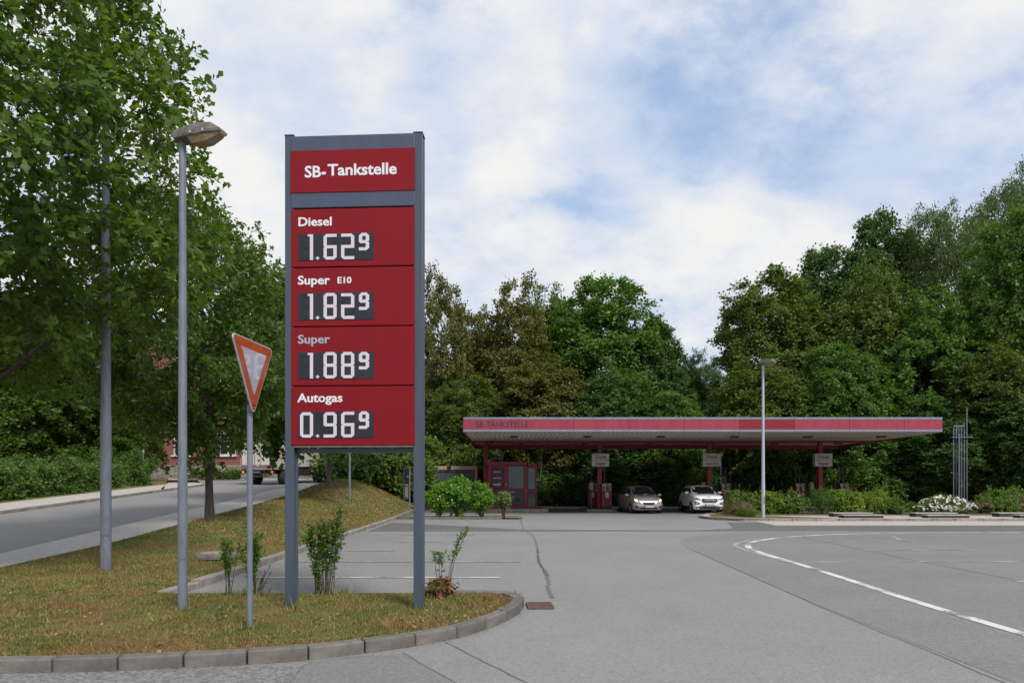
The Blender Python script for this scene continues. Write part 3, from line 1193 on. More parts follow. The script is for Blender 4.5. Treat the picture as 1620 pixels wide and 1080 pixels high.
# dark backing seen in the joints, bottom tray and cross beam
MB().box(((PX0 + PX1) / 2 + .005, FY + T / 2 + .02, (zpx(704) + zpx(214)) / 2), (PX1 - PX0 - .03, T - .06, zpx(214) - zpx(704) - .02)).build('backing', M_BLACK, tot)
MB().box(((PX0 + PX1) / 2, FY + .1, zpx(705.6)), (PX1 - PX0 - .02, .17, .014)).build('tray', pmat('raw_zinc', (.4, .38, .34), (.3, .28, .25), scale=10, rough=.6), tot)
MB().box((TW / 2, .06, zpx(711.5)), (TW - .11, .09, .055)).build('cross_beam', M_SLATE, tot, bevel=.004)
for k in range(9):
    MB().box((TW - .066, .0, 1.62 + .02 + k * .42 + .53), (.022, .03, .035)).build('bracket', M_BLACK, tot)

# ================================================================== give-way sign
gz = 0.085
gw = thing('give_way_sign', 'orange bordered give way triangle on a thin galvanised pole', 'traffic sign', (-2.765, 7.2, 0))
pole = MB().tube([(0, 0, gz - .1), (0, 0, 2.98)], .030, 16).build('pole', M_GALV, gw)
MB().lathe([(0, 2.98), (.031, 2.98), (.031, 2.995), (0, 3.0)], 16).build('pole_cap', M_BLACK, pole)
MB().box((0, 0, .0), (.11, .10, .02)).build('foot', M_GALVD, gw, loc=(0, 0, gz))


def rtri(s, r, n=6):
    """downward triangle of side s with rounded corners, in x,z"""
    hgt = s * math.sqrt(3) / 2
    C = [(-s / 2, hgt), (s / 2, hgt), (0, 0)]
    out = []
    cen = Vector((0, hgt * 2 / 3))
    for i, c in enumerate(C):
        c = Vector(c)
        d = (cen - c).normalized()
        cc = c + d * (2 * r)
        base = math.atan2(-d.y, -d.x)
        for k in range(n + 1):
            a = base + math.radians(60) - k * math.radians(120) / n
            out.append((cc.x + r * math.cos(a), cc.y + r * math.sin(a)))
    return out


GA = math.radians(84)
plate = thing('plate', None, None, (.055, -.045, 2.335), 0)
plate.parent = gw
plate.rotation_euler = (0, 0, GA)
S = .90
hg = S * math.sqrt(3) / 2
M_ALU = pmat('sign_rim', (.5, .5, .54), (.42, .42, .45), scale=9, rough=.45, metal=.3)
M_ORANGE = pmat('faded_orange', (.34, .065, .018), (.29, .055, .016), scale=3.5, rough=.3, spec=.4, coat=.25, streak=(4, 1, .6))
M_SIGNWHITE = pmat('retro_white', (.38, .39, .46), (.34, .35, .42), scale=3, rough=.12, spec=.9, coat=1.0)


def shift(poly, dz):
    return [(x, z + dz) for x, z in poly]


bp_ = MB().prism(rtri(S, .04), -.002, .012).build('backing_plate', M_ALU, plate)
bd_ = MB().prism(shift(rtri(S - .045, .032), .026), -.006, -.0021).build('border', M_ORANGE, plate)
MB().prism(shift(rtri(S * .60, .008), S * .40 * .5774), -.010, -.0061).build('centre', M_SIGNWHITE, plate)
for (bx, bz) in ((-.33, hg - .075), (.33, hg - .075), (-.022, .11), (.022, .11)):
    MB().lathe([(0, -.0), (.008, 0), (.008, .006), (0, .008)], 8, M=Matrix.Translation((bx, -.006, bz)) @ Matrix.Rotation(math.radians(90), 4, 'X')).build('bolt', M_BLACK, plate)
MB().tube([(0, 0, 2.46), (0, 0, 2.50)], .040, 16).build('clamp', M_BLACK, gw)
MB().tube([(0, 0, 2.90), (0, 0, 2.94)], .040, 16).build('clamp', M_BLACK, gw)

# ================================================================== street lamps
M_LAMPTOP = pmat('weathered_grp', (.19, .165, .15), (.09, .08, .075), scale=11, rough=.8, bump=.3)
M_LAMPGLASS = pmat('yellowed_acrylic', (.30, .22, .13), (.21, .14, .07), scale=5, rough=.25, spec=.6)
M_LAMPBODY = pmat('lamp_underside', (.16, .145, .11), (.11, .10, .08), scale=8, rough=.6)


def lamp_head(parent, z, rz, s=1.0, tilt=0.0):
    """box-shaped lantern: sloped cover, underside, bulging bowl; local +x points out along the arm"""
    r = bpy.data.objects.new('lantern', None)
    r.location = (0, 0, z)
    r.rotation_euler = (0, tilt, rz)
    r.scale = (s, s, s)
    link(r, parent)
    st = [(-.09, .075, .05, .10), (-.06, .10, .0, .125), (.25, .12, .0, .165), (.46, .105, .01, .15), (.60, .07, .02, .055)]
    rings = []
    for (x, w, zb, zt) in st:
        rings.append([(x, -w, zb), (x, -w * 1.02, zb + .035), (x, -w * .8, zt - .015), (x, -w * .5, zt), (x, w * .5, zt), (x, w * .8, zt - .015), (x, w * 1.02, zb + .035), (x, w, zb)])
    MB().loft(rings, smooth=False).build('lantern_cover', M_LAMPTOP, r, bevel=.008)
    rings = []
    for (x, w, zt, zb) in ((.14, .10, .0, -.005), (.20, .105, .0, -.085), (.40, .10, .0, -.075), (.55, .075, .012, -.02), (.595, .05, .02, .005)):
        rings.append([(x, -w, zt), (x, -w * .72, zb), (x, w * .72, zb), (x, w, zt)])
    MB().loft(rings, smooth=False).build('lamp_bowl', M_LAMPGLASS, r, bevel=.012, seg=3)
    MB().tube([(-.0, 0, -.03), (0, 0, .02)], .05, 14).build('socket', M_LAMPBODY, r)
    for x in (.22, .40):
        for s2 in (-1, 1):
            MB().box((x, s2 * .125, .03), (.022, .012, .03)).build('clip', M_ALU, r)
    return r


def street_lamp(label, loc, hgt, r0, r1, split, head=True, rz=0.0, s=1.0, group=None, tilt=0.0, mat=None):
    t = thing('street_lamp', label, 'street lamp', loc, 0, group)
    m = mat or M_GALV
    MB().tube([(0, 0, -.2), (0, 0, split - .004)], [r0, r0], 18).tube([(0, 0, split - .004), (0, 0, split + .10)], [r0, r0 * .94], 18).build('pole_base', m, t)
    MB().tube([(0, 0, split + .10), (0, 0, hgt)], [r0 * .93, r1], 16).build('pole', m, t)
    d = MB()
    d.box((r0 * .92, 0, 0), (r0 * .35, r0 * 1.0, .34))
    d.build('access_door', M_GALVD, t, bevel=.003, loc=(0, 0, min(.82, split * .55)), rot=(0, 0, math.radians(-62)))
    if head:
        lamp_head(t, hgt, rz, s, tilt)
    return t


street_lamp('galvanised lamp post with a box lantern, left of the give way sign', (-4.005, 8.3, .06), 5.72, .056, .040, 1.62, True, math.radians(-16), .98)
street_lamp('thick galvanised pole rising into the oak crown beside the pavement', (-7.05, 11.85, h(-7.05, 11.85) + .05), 8.2, .088, .052, 2.62, True, math.radians(150), 1.0)
street_lamp('slender pale lamp post at the tip of the pavement island', (11.77, 32.0, .10), 7.20, .085, .052, 1.55, True, math.radians(-66), 1.25, None, .1, pmat('pale_galvanised', (.46, .50, .58), (.38, .42, .5), scale=14, rough=.42, metal=.3))
street_lamp('lamp post on the far grass mound behind the price sign', (-7.85, 33.0, h(-7.85, 33.0) + .05), 6.3, .06, .04, 1.4, True, math.radians(180), 1.0)
t = thing('sign_post', 'thin grey pole standing beside the end of the far hedge', 'pole', (-24.4, 45.2, h(-24.4, 45.2) + .08))
MB().tube([(0, 0, -.1), (0, 0, 2.3)], .035, 10).build('pole', M_GALVD, t)
MB().box((0, -.04, 2.15), (.14, .01, .2)).build('number_plate', M_ALU, t)

# concrete well ring on the lawn
wy_ = 13.9
wc = thing('manhole_ring', 'weathered round concrete manhole cover standing proud of the lawn', 'manhole', (-6.02, wy_, h(-6.02, wy_) + .08))
MW = pmat('old_concrete', (.20, .175, .15), (.11, .095, .08), scale=8, rough=.9, bump=.6, bscale=40)
MB().lathe([(.41, -.1), (.415, .05), (.40, .13), (.33, .135), (.32, .10)], 32).build('ring', MW, wc)
MB().lathe([(.318, .09), (.318, .118), (.30, .125), (0, .128)], 32).build('lid', pmat('pale_concrete', (.30, .27, .235), (.22, .19, .165), scale=10, rough=.9), wc)
sheet('bare_patch', [(-6.11 + .62 * math.cos(a) * (1 + .12 * math.sin(3 * a)), wy_ - .12 + .42 * math.sin(a), 0) for a in np.linspace(0, 2 * math.pi, 18)[:-1]], M_SOIL, h(-6.11, wy_) + .107)


# ================================================================== filling station
M_FADED = pmat('fascia_faded_red', (.31, .046, .074), (.265, .038, .064), scale=1.2, rough=.65, spec=.25, streak=(3, 1, .4))
M_FASRED = pmat('fascia_red', (.22, .010, .022), (.19, .010, .02), scale=1.2, rough=.42, streak=(3, 1, .4))
M_FASGREY = pmat('fascia_grey', (.20, .235, .30), (.16, .19, .25), scale=3, rough=.5, streak=(2, 1, 1))
M_SOFFIT = pmat('soffit_sheet', (.70, .67, .61), (.60, .57, .51), scale=1.5, rough=.55, streak=(3, .4, 1))
M_STRED = pmat('structural_red', (.24, .010, .025), (.22, .010, .02), scale=2, rough=.4)
M_FADELET = pmat('ghost_lettering', (.05, .045, .058), (.075, .055, .07), scale=9, rough=.8, spec=.1)
M_BEIGE = pmat('pump_beige', (.36, .33, .27), (.30, .275, .225), scale=4, rough=.5)
M_GLASS = glassmat('dark_glass')
M_SCREEN = pmat('pump_display', (.10, .12, .08), (.13, .15, .1), scale=6, rough=.2)
M_PALE = pmat('pale_sign_face', (.50, .475, .46), (.44, .42, .40), scale=2, rough=.45)
M_TEXTRED = pmat('dark_red_print', (.06, .006, .01), rough=.5)
M_TRIMGREY = pmat('dark_grey_panel', (.055, .062, .075), (.045, .052, .062), scale=3, rough=.45)

CZ = 4.43
X0, X1, YF, YB = -2.6, 22.95, 36.4, 47.8
FS = 1080 / 36.4
CY = 43.0
can = thing('station_canopy', 'long flat filling station canopy with a faded red fascia on four red columns', 'canopy', (0, 0, 0))
pw = 2.93
edges = [X0]
x = 1170.0
xb = (1170 - 810) / FS
xe = (1257 - 810) / FS
n_left = 5
edges = [X0 + (xb - X0) * i / n_left for i in range(n_left + 1)] + [xe] + [xe + pw * k for k in (1, 2)] + [X1]
for i, (a, b) in enumerate(zip(edges[:-1], edges[1:])):
    bright = abs(a - xb) < .01
    o = MB().box(((a + b) / 2, YF + .04, 4.862), (b - a - .012, .08, .545)).build('fascia_panel', M_FASRED if bright else M_FADED, can, bevel=.004)
    if bright:
        o['label'] = 'darker unfaded red fascia panel'
    MB().box(((a + b) / 2, YF + .035, 5.192), (b - a - .008, .10, .115)).build('fascia_trim', M_FASGREY, o, bevel=.004)
    MB().box(((a + b) / 2, YF + .035, 4.527), (b - a - .008, .10, .125)).build('fascia_trim', M_FASGREY, o, bevel=.004)
    if i == 0:
        text('lettering', 'SB-TANKSTELLE', .42, M_FADELET, o, ((753 - 810) / FS, YF - .001, 4.72), bold=.022, sx=.94, ext=.002)
rs = random.Random(11)
stain = pmat('grime', (.19, .06, .08), (.15, .07, .08), scale=30, rough=.9)
for (sx_, sz, w_, h_) in ((907, 4.86, .05, .3), (909, 4.7, .03, .28), (953, 4.93, .22, .09), (1040, 4.52, .16, .05), (839, 4.75, .10, .12), (822, 4.50, .12, .05)):
    n_ = 9
    pts = [((sx_ - 810) / FS + w_ / 2 * math.cos(a) * rs.uniform(.7, 1.2), sz + .14 + h_ / 2 * math.sin(a) * rs.uniform(.7, 1.2)) for a in np.linspace(0, 2 * math.pi, n_ + 1)[:-1]]
    MB().prism(pts, YF - .003, YF - .0005).build('stain', stain, can)
# soffit of ribbed sheets
n_s = 98
sw = (X1 - X0 - .1) / n_s
mb = MB()
for (ya, yb_) in ((YF + .09, YB - .05),):
    prof = [(-sw / 2, .05), (-sw / 2 + .03, .05), (-sw / 2 + .05, 0), (sw / 2 - .05, 0), (sw / 2 - .03, .05), (sw / 2, .05)]
    vs = [(p[0], y, p[1]) for y in (ya, yb_) for p in prof]
    mb.add(vs, [(i, i + 1, i + 7, i + 6) for i in range(5)], 0)
sme = mb.mesh('soffit_panel', M_SOFFIT)
for i in range(n_s):
    put('soffit_panel', sme, can, (X0 + .05 + sw * (i + .5), 0, CZ))
MB().box(((X0 + X1) / 2, (YF + YB) / 2 + .05, 5.16), (X1 - X0 - .02, YB - YF - .1, .05)).build('roof_deck', M_FASGREY, can)
MB().box(((X0 + X1) / 2, YB - .03, 4.69), (X1 - X0, .08, 1.04)).build('rear_fascia', M_STRED, can)
for x in (X0 + .03, X1 - .03):
    MB().prism([(YF + .1, 4.47), (YB - .08, 4.20), (YB - .08, 5.18), (YF + .1, 5.23)], -.035, .035).build('side_fascia', M_STRED, can, loc=(x, 0, 0), rot=(0, 0, math.radians(90)))
MB().box(((X0 + X1) / 2, CY, 4.36), (X1 - X0 - .3, .22, .13)).build('main_beam', M_STRED, can)
CX = [-1.65, 5.51, 12.42, 19.39]
for x in CX:
    mb = MB()
    mb.box((x, CY - .11, 2.19), (.27, .03, 4.32)); mb.box((x, CY + .11, 2.19), (.27, .03, 4.32)); mb.box((x, CY, 2.19), (.16, .19, 4.32))
    mb.box((x, CY, .17), (.36, .34, .03))
    mb.build('column', M_STRED, can, bevel=.004)
MB().tube([(CX[0] + .2, CY - .25, 3.4), (CX[0] + .2, CY - .25, 4.2), (CX[0] + .55, CY - .25, 4.3)], .035, 8).build('downpipe', M_BLACK, can)
for yy_ in (39.0, 45.2):
    for k in range(6):
        x = X0 + 2.7 + k * 4.2 + (.5 if yy_ > 40 else 0)
        o = MB().box((0, 0, -.04), (.42, .42, .08)).build('canopy_light', M_TRIMGREY, can, bevel=.01, loc=(x, yy_, CZ))
        MB().box((0, 0, -.085), (.32, .32, .012)).build('light_lens', pmat('lens_%d' % k, (.12, .12, .11), rough=.3) if k == 0 else M_SCREEN, o)


def board(x, a, b, label, sz2):
    t = thing('fuel_board', label, 'sign', (x, CY - .36, 2.79), 0)
    for (z, s, sz) in ((.615, a, .285), (.205, b, sz2)):
        o = MB().box((0, 0, z), (1.08, .36, .395)).build('board_box', M_PALE, t, bevel=.012)
        text('lettering', s, sz, M_TEXTRED, o, (0, -.182, z - sz * .34), bold=.016, align='CENTER', sx=.95, ext=.002)
    MB().box((0, .02, .39), (.9, .28, .03)).build('divider', M_TRIMGREY, t)
    MB().box((0, .19, .39), (.2, .06, .5)).build('bracket', M_STRED, t)


board(CX[1], 'Diesel', 'Super', 'pale Diesel and Super board on the column beside the silver car', .285)
board(CX[2], 'Diesel', 'Super E10', 'pale Diesel and Super E10 board on the column above the white car', .205)
board(CX[3], 'Diesel', 'Super', 'pale Diesel and Super board on the column behind the hedge', .285)

# pump islands
for (x, lab) in ((5.5, 'concrete pump island beside the silver car'), (12.85, 'concrete pump island behind the white car'), (19.35, 'concrete pump island behind the green hedge')):
    t = thing('pump_island', lab, 'kerb island', (x, 44.0, 0))
    rings = []
    pts = [(.85 * math.cos(a), (2.0 + .6 * math.sin(a)) * (1 if math.sin(a) > 0 else -1) if abs(math.sin(a)) > .01 else 0) for a in (0,)]
    out = [(-.62, -2.2), (-.4, -2.42), (.4, -2.42), (.62, -2.2), (.62, 2.2), (.4, 2.42), (-.4, 2.42), (-.62, 2.2)]
    MB().loft([[(p[0] * 1.5, p[1], z) for p in out] for z in (-.05, .15)], smooth=False).build('slab', M_KERBL, t, bevel=.02)


def pump(x, y, label, masts=1, flip=1):
    t = thing('fuel_pump', label, 'fuel pump', (x, y, .15), 0)
    MB().box((0, 0, .10), (.60, .44, .20)).build('plinth', M_BLACK, t, bevel=.01)
    cab = MB().box((0, 0, .66), (.62, .46, .92)).build('cabinet', M_STRED, t, bevel=.02)
    MB().box((.02 * flip, -.232, .88), (.22, .01, .32)).build('notice', pmat('paper_notice', (.5, .5, .5), rough=.7) if x < 6 else M_PALE, cab)
    up = MB().box((.0, 0, 1.36), (.60, .44, .46)).build('head_unit', M_BEIGE, t, bevel=.015)
    MB().box((.02, -.222, 1.36), (.12, .02, .40)).build('display', M_BLACK, up)
    MB().box((.02, -.235, 1.44), (.08, .01, .05)).build('digits', M_PALE, up)
    MB().box((.02, -.235, 1.28), (.05, .01, .05)).build('button', M_FASRED, up)
    MB().box((.19, -.222, 1.38), (.13, .02, .30)).build('display', M_SCREEN, up)
    MB().box((-.29, 0, 1.36), (.05, .46, .46)).build('side_trim', M_STRED, up, bevel=.01)
    MB().box((.29, 0, 1.36), (.05, .46, .46)).build('side_trim', M_STRED, up, bevel=.01)
    for k in range(masts):
        mx = -.1 + k * .26 - (.1 if masts > 1 else 0)
        ma = MB().tube([(mx, .08, 1.5), (mx, .08, 2.55), (mx + .05, -.02, 2.62)], .022, 8).build('hose_mast', M_GALV, t)
        MB().lathe([(0, 0), (.06, .01), (.06, .12), (0, .13)], 10, M=Matrix.Translation((mx, .06, 2.02))).build('hose_guide', M_FASRED, ma)
        MB().tube([(mx + .05, -.03, 2.6), (mx + .08, -.12, 2.2), (mx + .1, -.2, 1.7), (mx + .26, -.27, 1.1), (mx + .28, -.27, .6), (mx + .16, -.28, .42), (mx + .0, -.28, .5), (mx - .05, -.26, .9), (mx - .1, -.25, 1.25)], .017, 6).build('hose', M_BLACK, t)
        nz = MB()
        nz.tube([(mx - .1, -.25, 1.22), (mx - .1, -.27, 1.34), (mx - .04, -.30, 1.42)], [.025, .03, .016], 8)
        nz.box((mx - .1, -.28, 1.30), (.04, .09, .14))
        nz.build('nozzle', M_BLACK, t)
    return t


pump(5.87, 42.5, 'red and beige fuel pump in front of the left Diesel board column')
pump(5.26, 44.6, 'red fuel pump half hidden behind the left Diesel board column', 1, -1)
pump(13.28, 42.6, 'red fuel pump right behind the white car bonnet', 2)
pump(18.0, 42.8, 'shaded fuel pump left of the column behind the hedge', 2)
pump(20.75, 42.8, 'fuel pump with twin masts right of the column behind the hedge', 2, -1)
for (x, lab) in ((5.02, 'beige towel dispenser on the left pump island'), (12.12, 'beige towel dispenser by the column behind the white car'), (18.95, 'beige towel dispenser by the column behind the hedge')):
    t = thing('towel_dispenser', lab, 'dispenser', (x, CY + .2, .15))
    MB().tube([(0, 0, 0), (0, 0, 1.2)], .03, 8).build('stand', M_GALVD, t)
    MB().loft([[(r * math.cos(a), r * math.sin(a), z) for a in np.linspace(0, 2 * math.pi, 13)[:-1]] for r, z in ((.14, 1.15), (.16, 1.25), (.16, 1.55), (.10, 1.68))]).build('housing', M_BEIGE, t)
t = thing('vent_mast', 'thin white mast beside the fuel pump right of the white car', 'pole', (13.12, 42.9, .15))
MB().tube([(0, 0, 0), (0, 0, 3.55)], .032, 8).build('pole', pmat('white_mast', (.55, .58, .64), (.45, .48, .54), scale=6, rough=.4), t)
MB().lathe([(0, 3.55), (.045, 3.55), (.045, 3.62), (0, 3.65)], 8).build('mast_cap', M_GALVD, t)

# ================================================================== kiosk
KS = 25.7
xk = lambda px: (px - 810) / KS
zk = lambda py: EYE - (py - 768) / KS
sl = thing('kiosk_base', 'pale concrete plinth under the red pay kiosk', 'plinth', (0, 41.1, 0))
MB().box((.15, 2.0, .09), (3.55, 3.8, .18)).build('slab', M_KERBL, sl, bevel=.015)
for i in range(4):
    MB().box((-1.28 + i * .95, .0, .105), (.93, .2, .21)).build('edge_stone', pmat('pale_edge_stone', (.36, .34, .31), (.24, .22, .2), scale=5, rough=.85) if i == 0 else bpy.data.materials['pale_edge_stone'], sl, bevel=.015)
MB().lathe([(0, -.0), (.21, 0), (.21, .20), (0, .21)], 18, M=Matrix.Translation((2.0, .12, 0))).build('end_stone', bpy.data.materials['pale_edge_stone'], sl)
ki = thing('pay_kiosk', 'dark red pay kiosk with rounded dark windows under the canopy', 'kiosk', (0, 42.0, .2))
B0 = .0
KT, KR = zk(730) - .2, zk(734.3) - .2
xl, xm, xr = xk(772), xk(833.2), xk(849.3)
M_KRED = pmat('kiosk_red', (.25, .012, .028), (.20, .010, .022), scale=2, rough=.35)
# frame: bars between the openings
mb = MB()


def wall_bars(x0, x1, z0, z1, holes, y=0.0, th=.09):
    """wall with rectangular openings, as a set of bars laid edge to edge"""
    xs_ = sorted({x0, x1} | {q for hh in holes for q in hh[:2]})
    zs_ = sorted({z0, z1} | {q for hh in holes for q in hh[2:]})
    for a, b in zip(xs_[:-1], xs_[1:]):
        run = None
        for c, d in zip(zs_[:-1], zs_[1:]):
            mx_, mz_ = (a + b) / 2, (c + d) / 2
            solid = not any(hh[0] < mx_ < hh[1] and hh[2] < mz_ < hh[3] for hh in holes)
            if solid:
                run = (run[0], d) if run else (c, d)
            if (not solid or d == zs_[-1]) and run:
                mb.box(((a + b) / 2, y + th / 2, (run[0] + run[1]) / 2), (b - a, th, run[1] - run[0]))
                run = None


zz_ = lambda py: zk(py) - .2
W1 = (xk(777.3), xk(797.8), zz_(773), zz_(739))
W2 = (xk(803.4), xk(829.5), zz_(773), zz_(736.3))
P1 = (xk(777.3), xk(797.8), zz_(799.5), zz_(775.3))
P2 = (xk(803.4), xk(829.5), zz_(800), zz_(775.3))
wall_bars(xl, xm, 0.0, zz_(735), [W1, W2, P1, P2])
W3 = (xk(834.6), xk(847.4), zz_(775.3), zz_(739))
P3 = (xk(834.6), xk(847.4), zz_(802), zz_(777.6))
wall_bars(xm + .004, xr, 0.0, zz_(737), [W3, P3], .06)
mb.box((xl + .03, 1.24, (KT - .2) / 2), (.06, 2.3, KT - .2)); mb.box((xr - .03, 1.26, (KR - .12) / 2), (.06, 2.2, KR - .12)); mb.box(((xl + xr) / 2, 2.42, 1.25), (xr - xl, .06, 2.5))
mb.build('frame', M_KRED, ki)
MB().box(((xl + xm) / 2 - .02, 1.2, (zz_(735) + KT) / 2 + .002), (xm - xl + .1, 2.6, KT - zz_(735))).build('roof', M_KRED, ki, bevel=.02)
MB().box(((xm + xr) / 2 + .035, 1.25, (zz_(737) + KR) / 2 + .002), (xr - xm - .03, 2.5, KR - zz_(737))).build('roof', M_KRED, ki, bevel=.02)


def rrect(x0, x1, z0, z1, r, n=4):
    out = []
    for (cx, cz, a0) in ((x1 - r, z1 - r, 0), (x0 + r, z1 - r, 90), (x0 + r, z0 + r, 180), (x1 - r, z0 + r, 270)):
        for k in range(n + 1):
            a = math.radians(a0 + 90 * k / n)
            out.append((cx + r * math.cos(a), cz + r * math.sin(a)))
    return out


M_PANE = glassmat('kiosk_glass', (.03, .045, .045), .02)
M_POSTER = pmat('window_poster', (.10, .035, .04), (.05, .02, .028), scale=3, rough=.4)
for i, (W, y, m) in enumerate(((W1, 0, M_POSTER), (W2, 0, M_PANE), (W3, .06, M_PANE), (P1, 0, M_TRIMGREY), (P2, 0, M_TRIMGREY), (P3, .06, M_PANE))):
    wn = bpy.data.objects.new('window' if m is not M_TRIMGREY else 'lower_panel', None)
    link(wn, ki)
    outer_, inner_ = rrect(*W, .10), rrect(W[0] + .035, W[1] - .035, W[2] + .035, W[3] - .035, .085)
    n = len(outer_)
    vs = [(p[0], y - .012, p[1]) for p in outer_] + [(p[0], y - .012, p[1]) for p in inner_] + [(p[0], y + .05, p[1]) for p in outer_] + [(p[0], y + .05, p[1]) for p in inner_]
    q = MB()
    q.add(vs, [(k, (k + 1) % n, (k + 1) % n + n, k + n) for k in range(n)] + [(k, (k + 1) % n, (k + 1) % n + 2 * n, k + 2 * n) for k in range(n)] + [(k + n, (k + 1) % n + n, (k + 1) % n + 3 * n, k + 3 * n) for k in range(n)])
    q.build('gasket', M_BLACK, wn)
    # corner fillets of the red sheet
    rc = [(W[1], W[3]), (W[0], W[3]), (W[0], W[2]), (W[1], W[2])]
    for c in range(4):
        seg_ = outer_[c * 5:c * 5 + 5]
        MB().prism([rc[c]] + seg_, y + .002, y + .06).build('corner', M_KRED, wn)
    MB().prism(inner_, y + .02, y + .03).build('pane', m, wn)
    if i == 0:        # three rows of pale blurred figures behind the glass
        rp = random.Random(4)
        for r_ in range(3):
            lx = W[0] + .14
            while lx < W[1] - .2:
                ww = rp.uniform(.03, .07)
                hh_ = rp.uniform(.06, .12) + (.05 if r_ == 2 else 0)
                zc = W[3] - .28 - r_ * .38 + rp.uniform(-.02, .02)
                MB().box((lx, y + .017, zc), (ww, .006, hh_)).build('price_digit', M_SIGNWHITE, wn)
                lx += ww + rp.uniform(.015, .03)
    if i == 4:
        MB().box((W[0] + .62, y + .015, W[2] + .36), (.26, .04, .2)).build('cash_slot', M_BLACK, wn)
        MB().box((W[0] + .3, y + .015, W[3] - .1), (.3, .012, .07)).build('notice', M_BEIGE, wn)
MB().lathe([(0, 0), (.05, .0), (.045, .03), (0, .035)], 10, M=Matrix.Translation((xk(800.7), -.0, zz_(765.5))) @ Matrix.Rotation(math.radians(90), 4, 'X')).build('door_knob', M_ALU, ki)
MB().lathe([(0, 0), (.03, .0), (.03, .02), (0, .025)], 10, M=Matrix.Translation((xk(831.5), .0, zz_(776))) @ Matrix.Rotation(math.radians(90), 4, 'X')).build('lock', M_ALU, ki)
bx = MB()
bx.box((xk(792.5), .6, KT + .22), (.26, .2, .44))
o = bx.build('roof_box', pmat('old_beige', (.22, .19, .16), rough=.8), ki)
for i in range(2):
    for j in range(3):
        MB().box((xk(792.5) - .05 + .1 * i, .49, KT + .1 + .13 * j), (.07, .03, .09)).build('vent_hole', M_BLACK, o)
MB().tube([(xk(790), .6, KT + .2), (xk(783), .5, KT + .26), (xk(775), .3, KT + .12), (xk(770), -.6, KT + .02)], .02, 6).build('cable', M_BEIGE, ki)
mb = MB()
mb.box((xk(774.5), -.03, zz_(747)), (.05, .05, .2)); mb.box((xk(775), -.07, zz_(745)), (.1, .06, .05))
mb.build('wall_camera', M_GALVD, ki)

# ================================================================== grey shed
sh = thing('shed', 'low grey metal shed with a tan roof edge behind the shrubs', 'shed', (0, 45.0, 0))
sx0, sx1 = -6.5, (755.5 - 810) / 24.0
sz1 = EYE - (737 - 768) / 24.0
MB().box(((sx0 + sx1) / 2, 1.7, sz1 / 2 - .1), (sx1 - sx0 - .1, 3.2, sz1 - .2)).build('wall', pmat('shed_side', (.2, .15, .12), rough=.8), sh)
M_SHED = pmat('shed_sheet', (.075, .085, .105), (.062, .07, .09), scale=3, rough=.45, streak=(4, 1, .5))
n = 40
dw_ = (sx1 - .22 - sx0) / n
vs, fs = [], []
for i in range(n):
    x = sx0 + i * dw_
    for (a, b) in ((0, 0), (.55, 0), (.66, .03), (.9, .03)):
        vs += [(x + a * dw_, .06 + b, .05), (x + a * dw_, .06 + b, sz1 - .34)]
fs = [(2 * i, 2 * i + 2, 2 * i + 3, 2 * i + 1) for i in range(len(vs) // 2 - 1)]
MB().add(vs, fs).build('ribbed_cladding', M_SHED, sh)
mb = MB()
mb.box(((sx0 + sx1) / 2 - .1, .03, sz1 - .29), (sx1 - sx0 - .2, .06, .10)); mb.box((sx1 - .24, .03, sz1 / 2 - .1), (.08, .06, sz1 - .5))
mb.build('cladding_trim', M_TRIMGREY, sh)
M_TAN = pmat('tan_board', (.40, .26, .17), (.27, .18, .125), scale=4, rough=.8, streak=(1, 1, 3))
MB().box(((sx0 + sx1) / 2, 1.65, sz1 - .12), (sx1 - sx0, 3.4, .24)).build('roof_edge', M_TAN, sh, bevel=.01)
MB().box((sx1 - .09, .04, (sz1 - .24) / 2), (.18, .12, sz1 - .26)).build('corner_board', M_TAN, sh, bevel=.006)
MB().box(((sx0 + sx1) / 2, -.1, .03), (sx1 - sx0, .3, .1)).build('footing', M_KERBL, sh)
fl = MB()
fl.box((-4.12, -.12, sz1 - .05), (.24, .10, .16)); fl.box((-4.12, -.05, sz1 - .16), (.05, .06, .14))
fl.build('floodlight', M_BLACK, sh, bevel=.01)

# ================================================================== cars
from mathutils.bvhtree import BVHTree


def interp_rows(rows, n=4):
    """smooth rows of numbers by Catmull-Rom"""
    R = [np.array(r, float) for r in rows]
    R = [2 * R[0] - R[1]] + R + [2 * R[-1] - R[-2]]
    out = []
    for i in range(1, len(R) - 2):
        p0, p1, p2, p3 = R[i - 1:i + 3]
        for k in range(n):
            t = k / n
            v = 0.5 * ((2 * p1) + (p2 - p0) * t + (2 * p0 - 5 * p1 + 4 * p2 - p3) * t * t + (3 * p1 - p0 - 3 * p2 + p3) * t ** 3)
            v[0] = p1[0] + (p2[0] - p1[0]) * t
            out.append(v)
    out.append(R[-2])
    return out


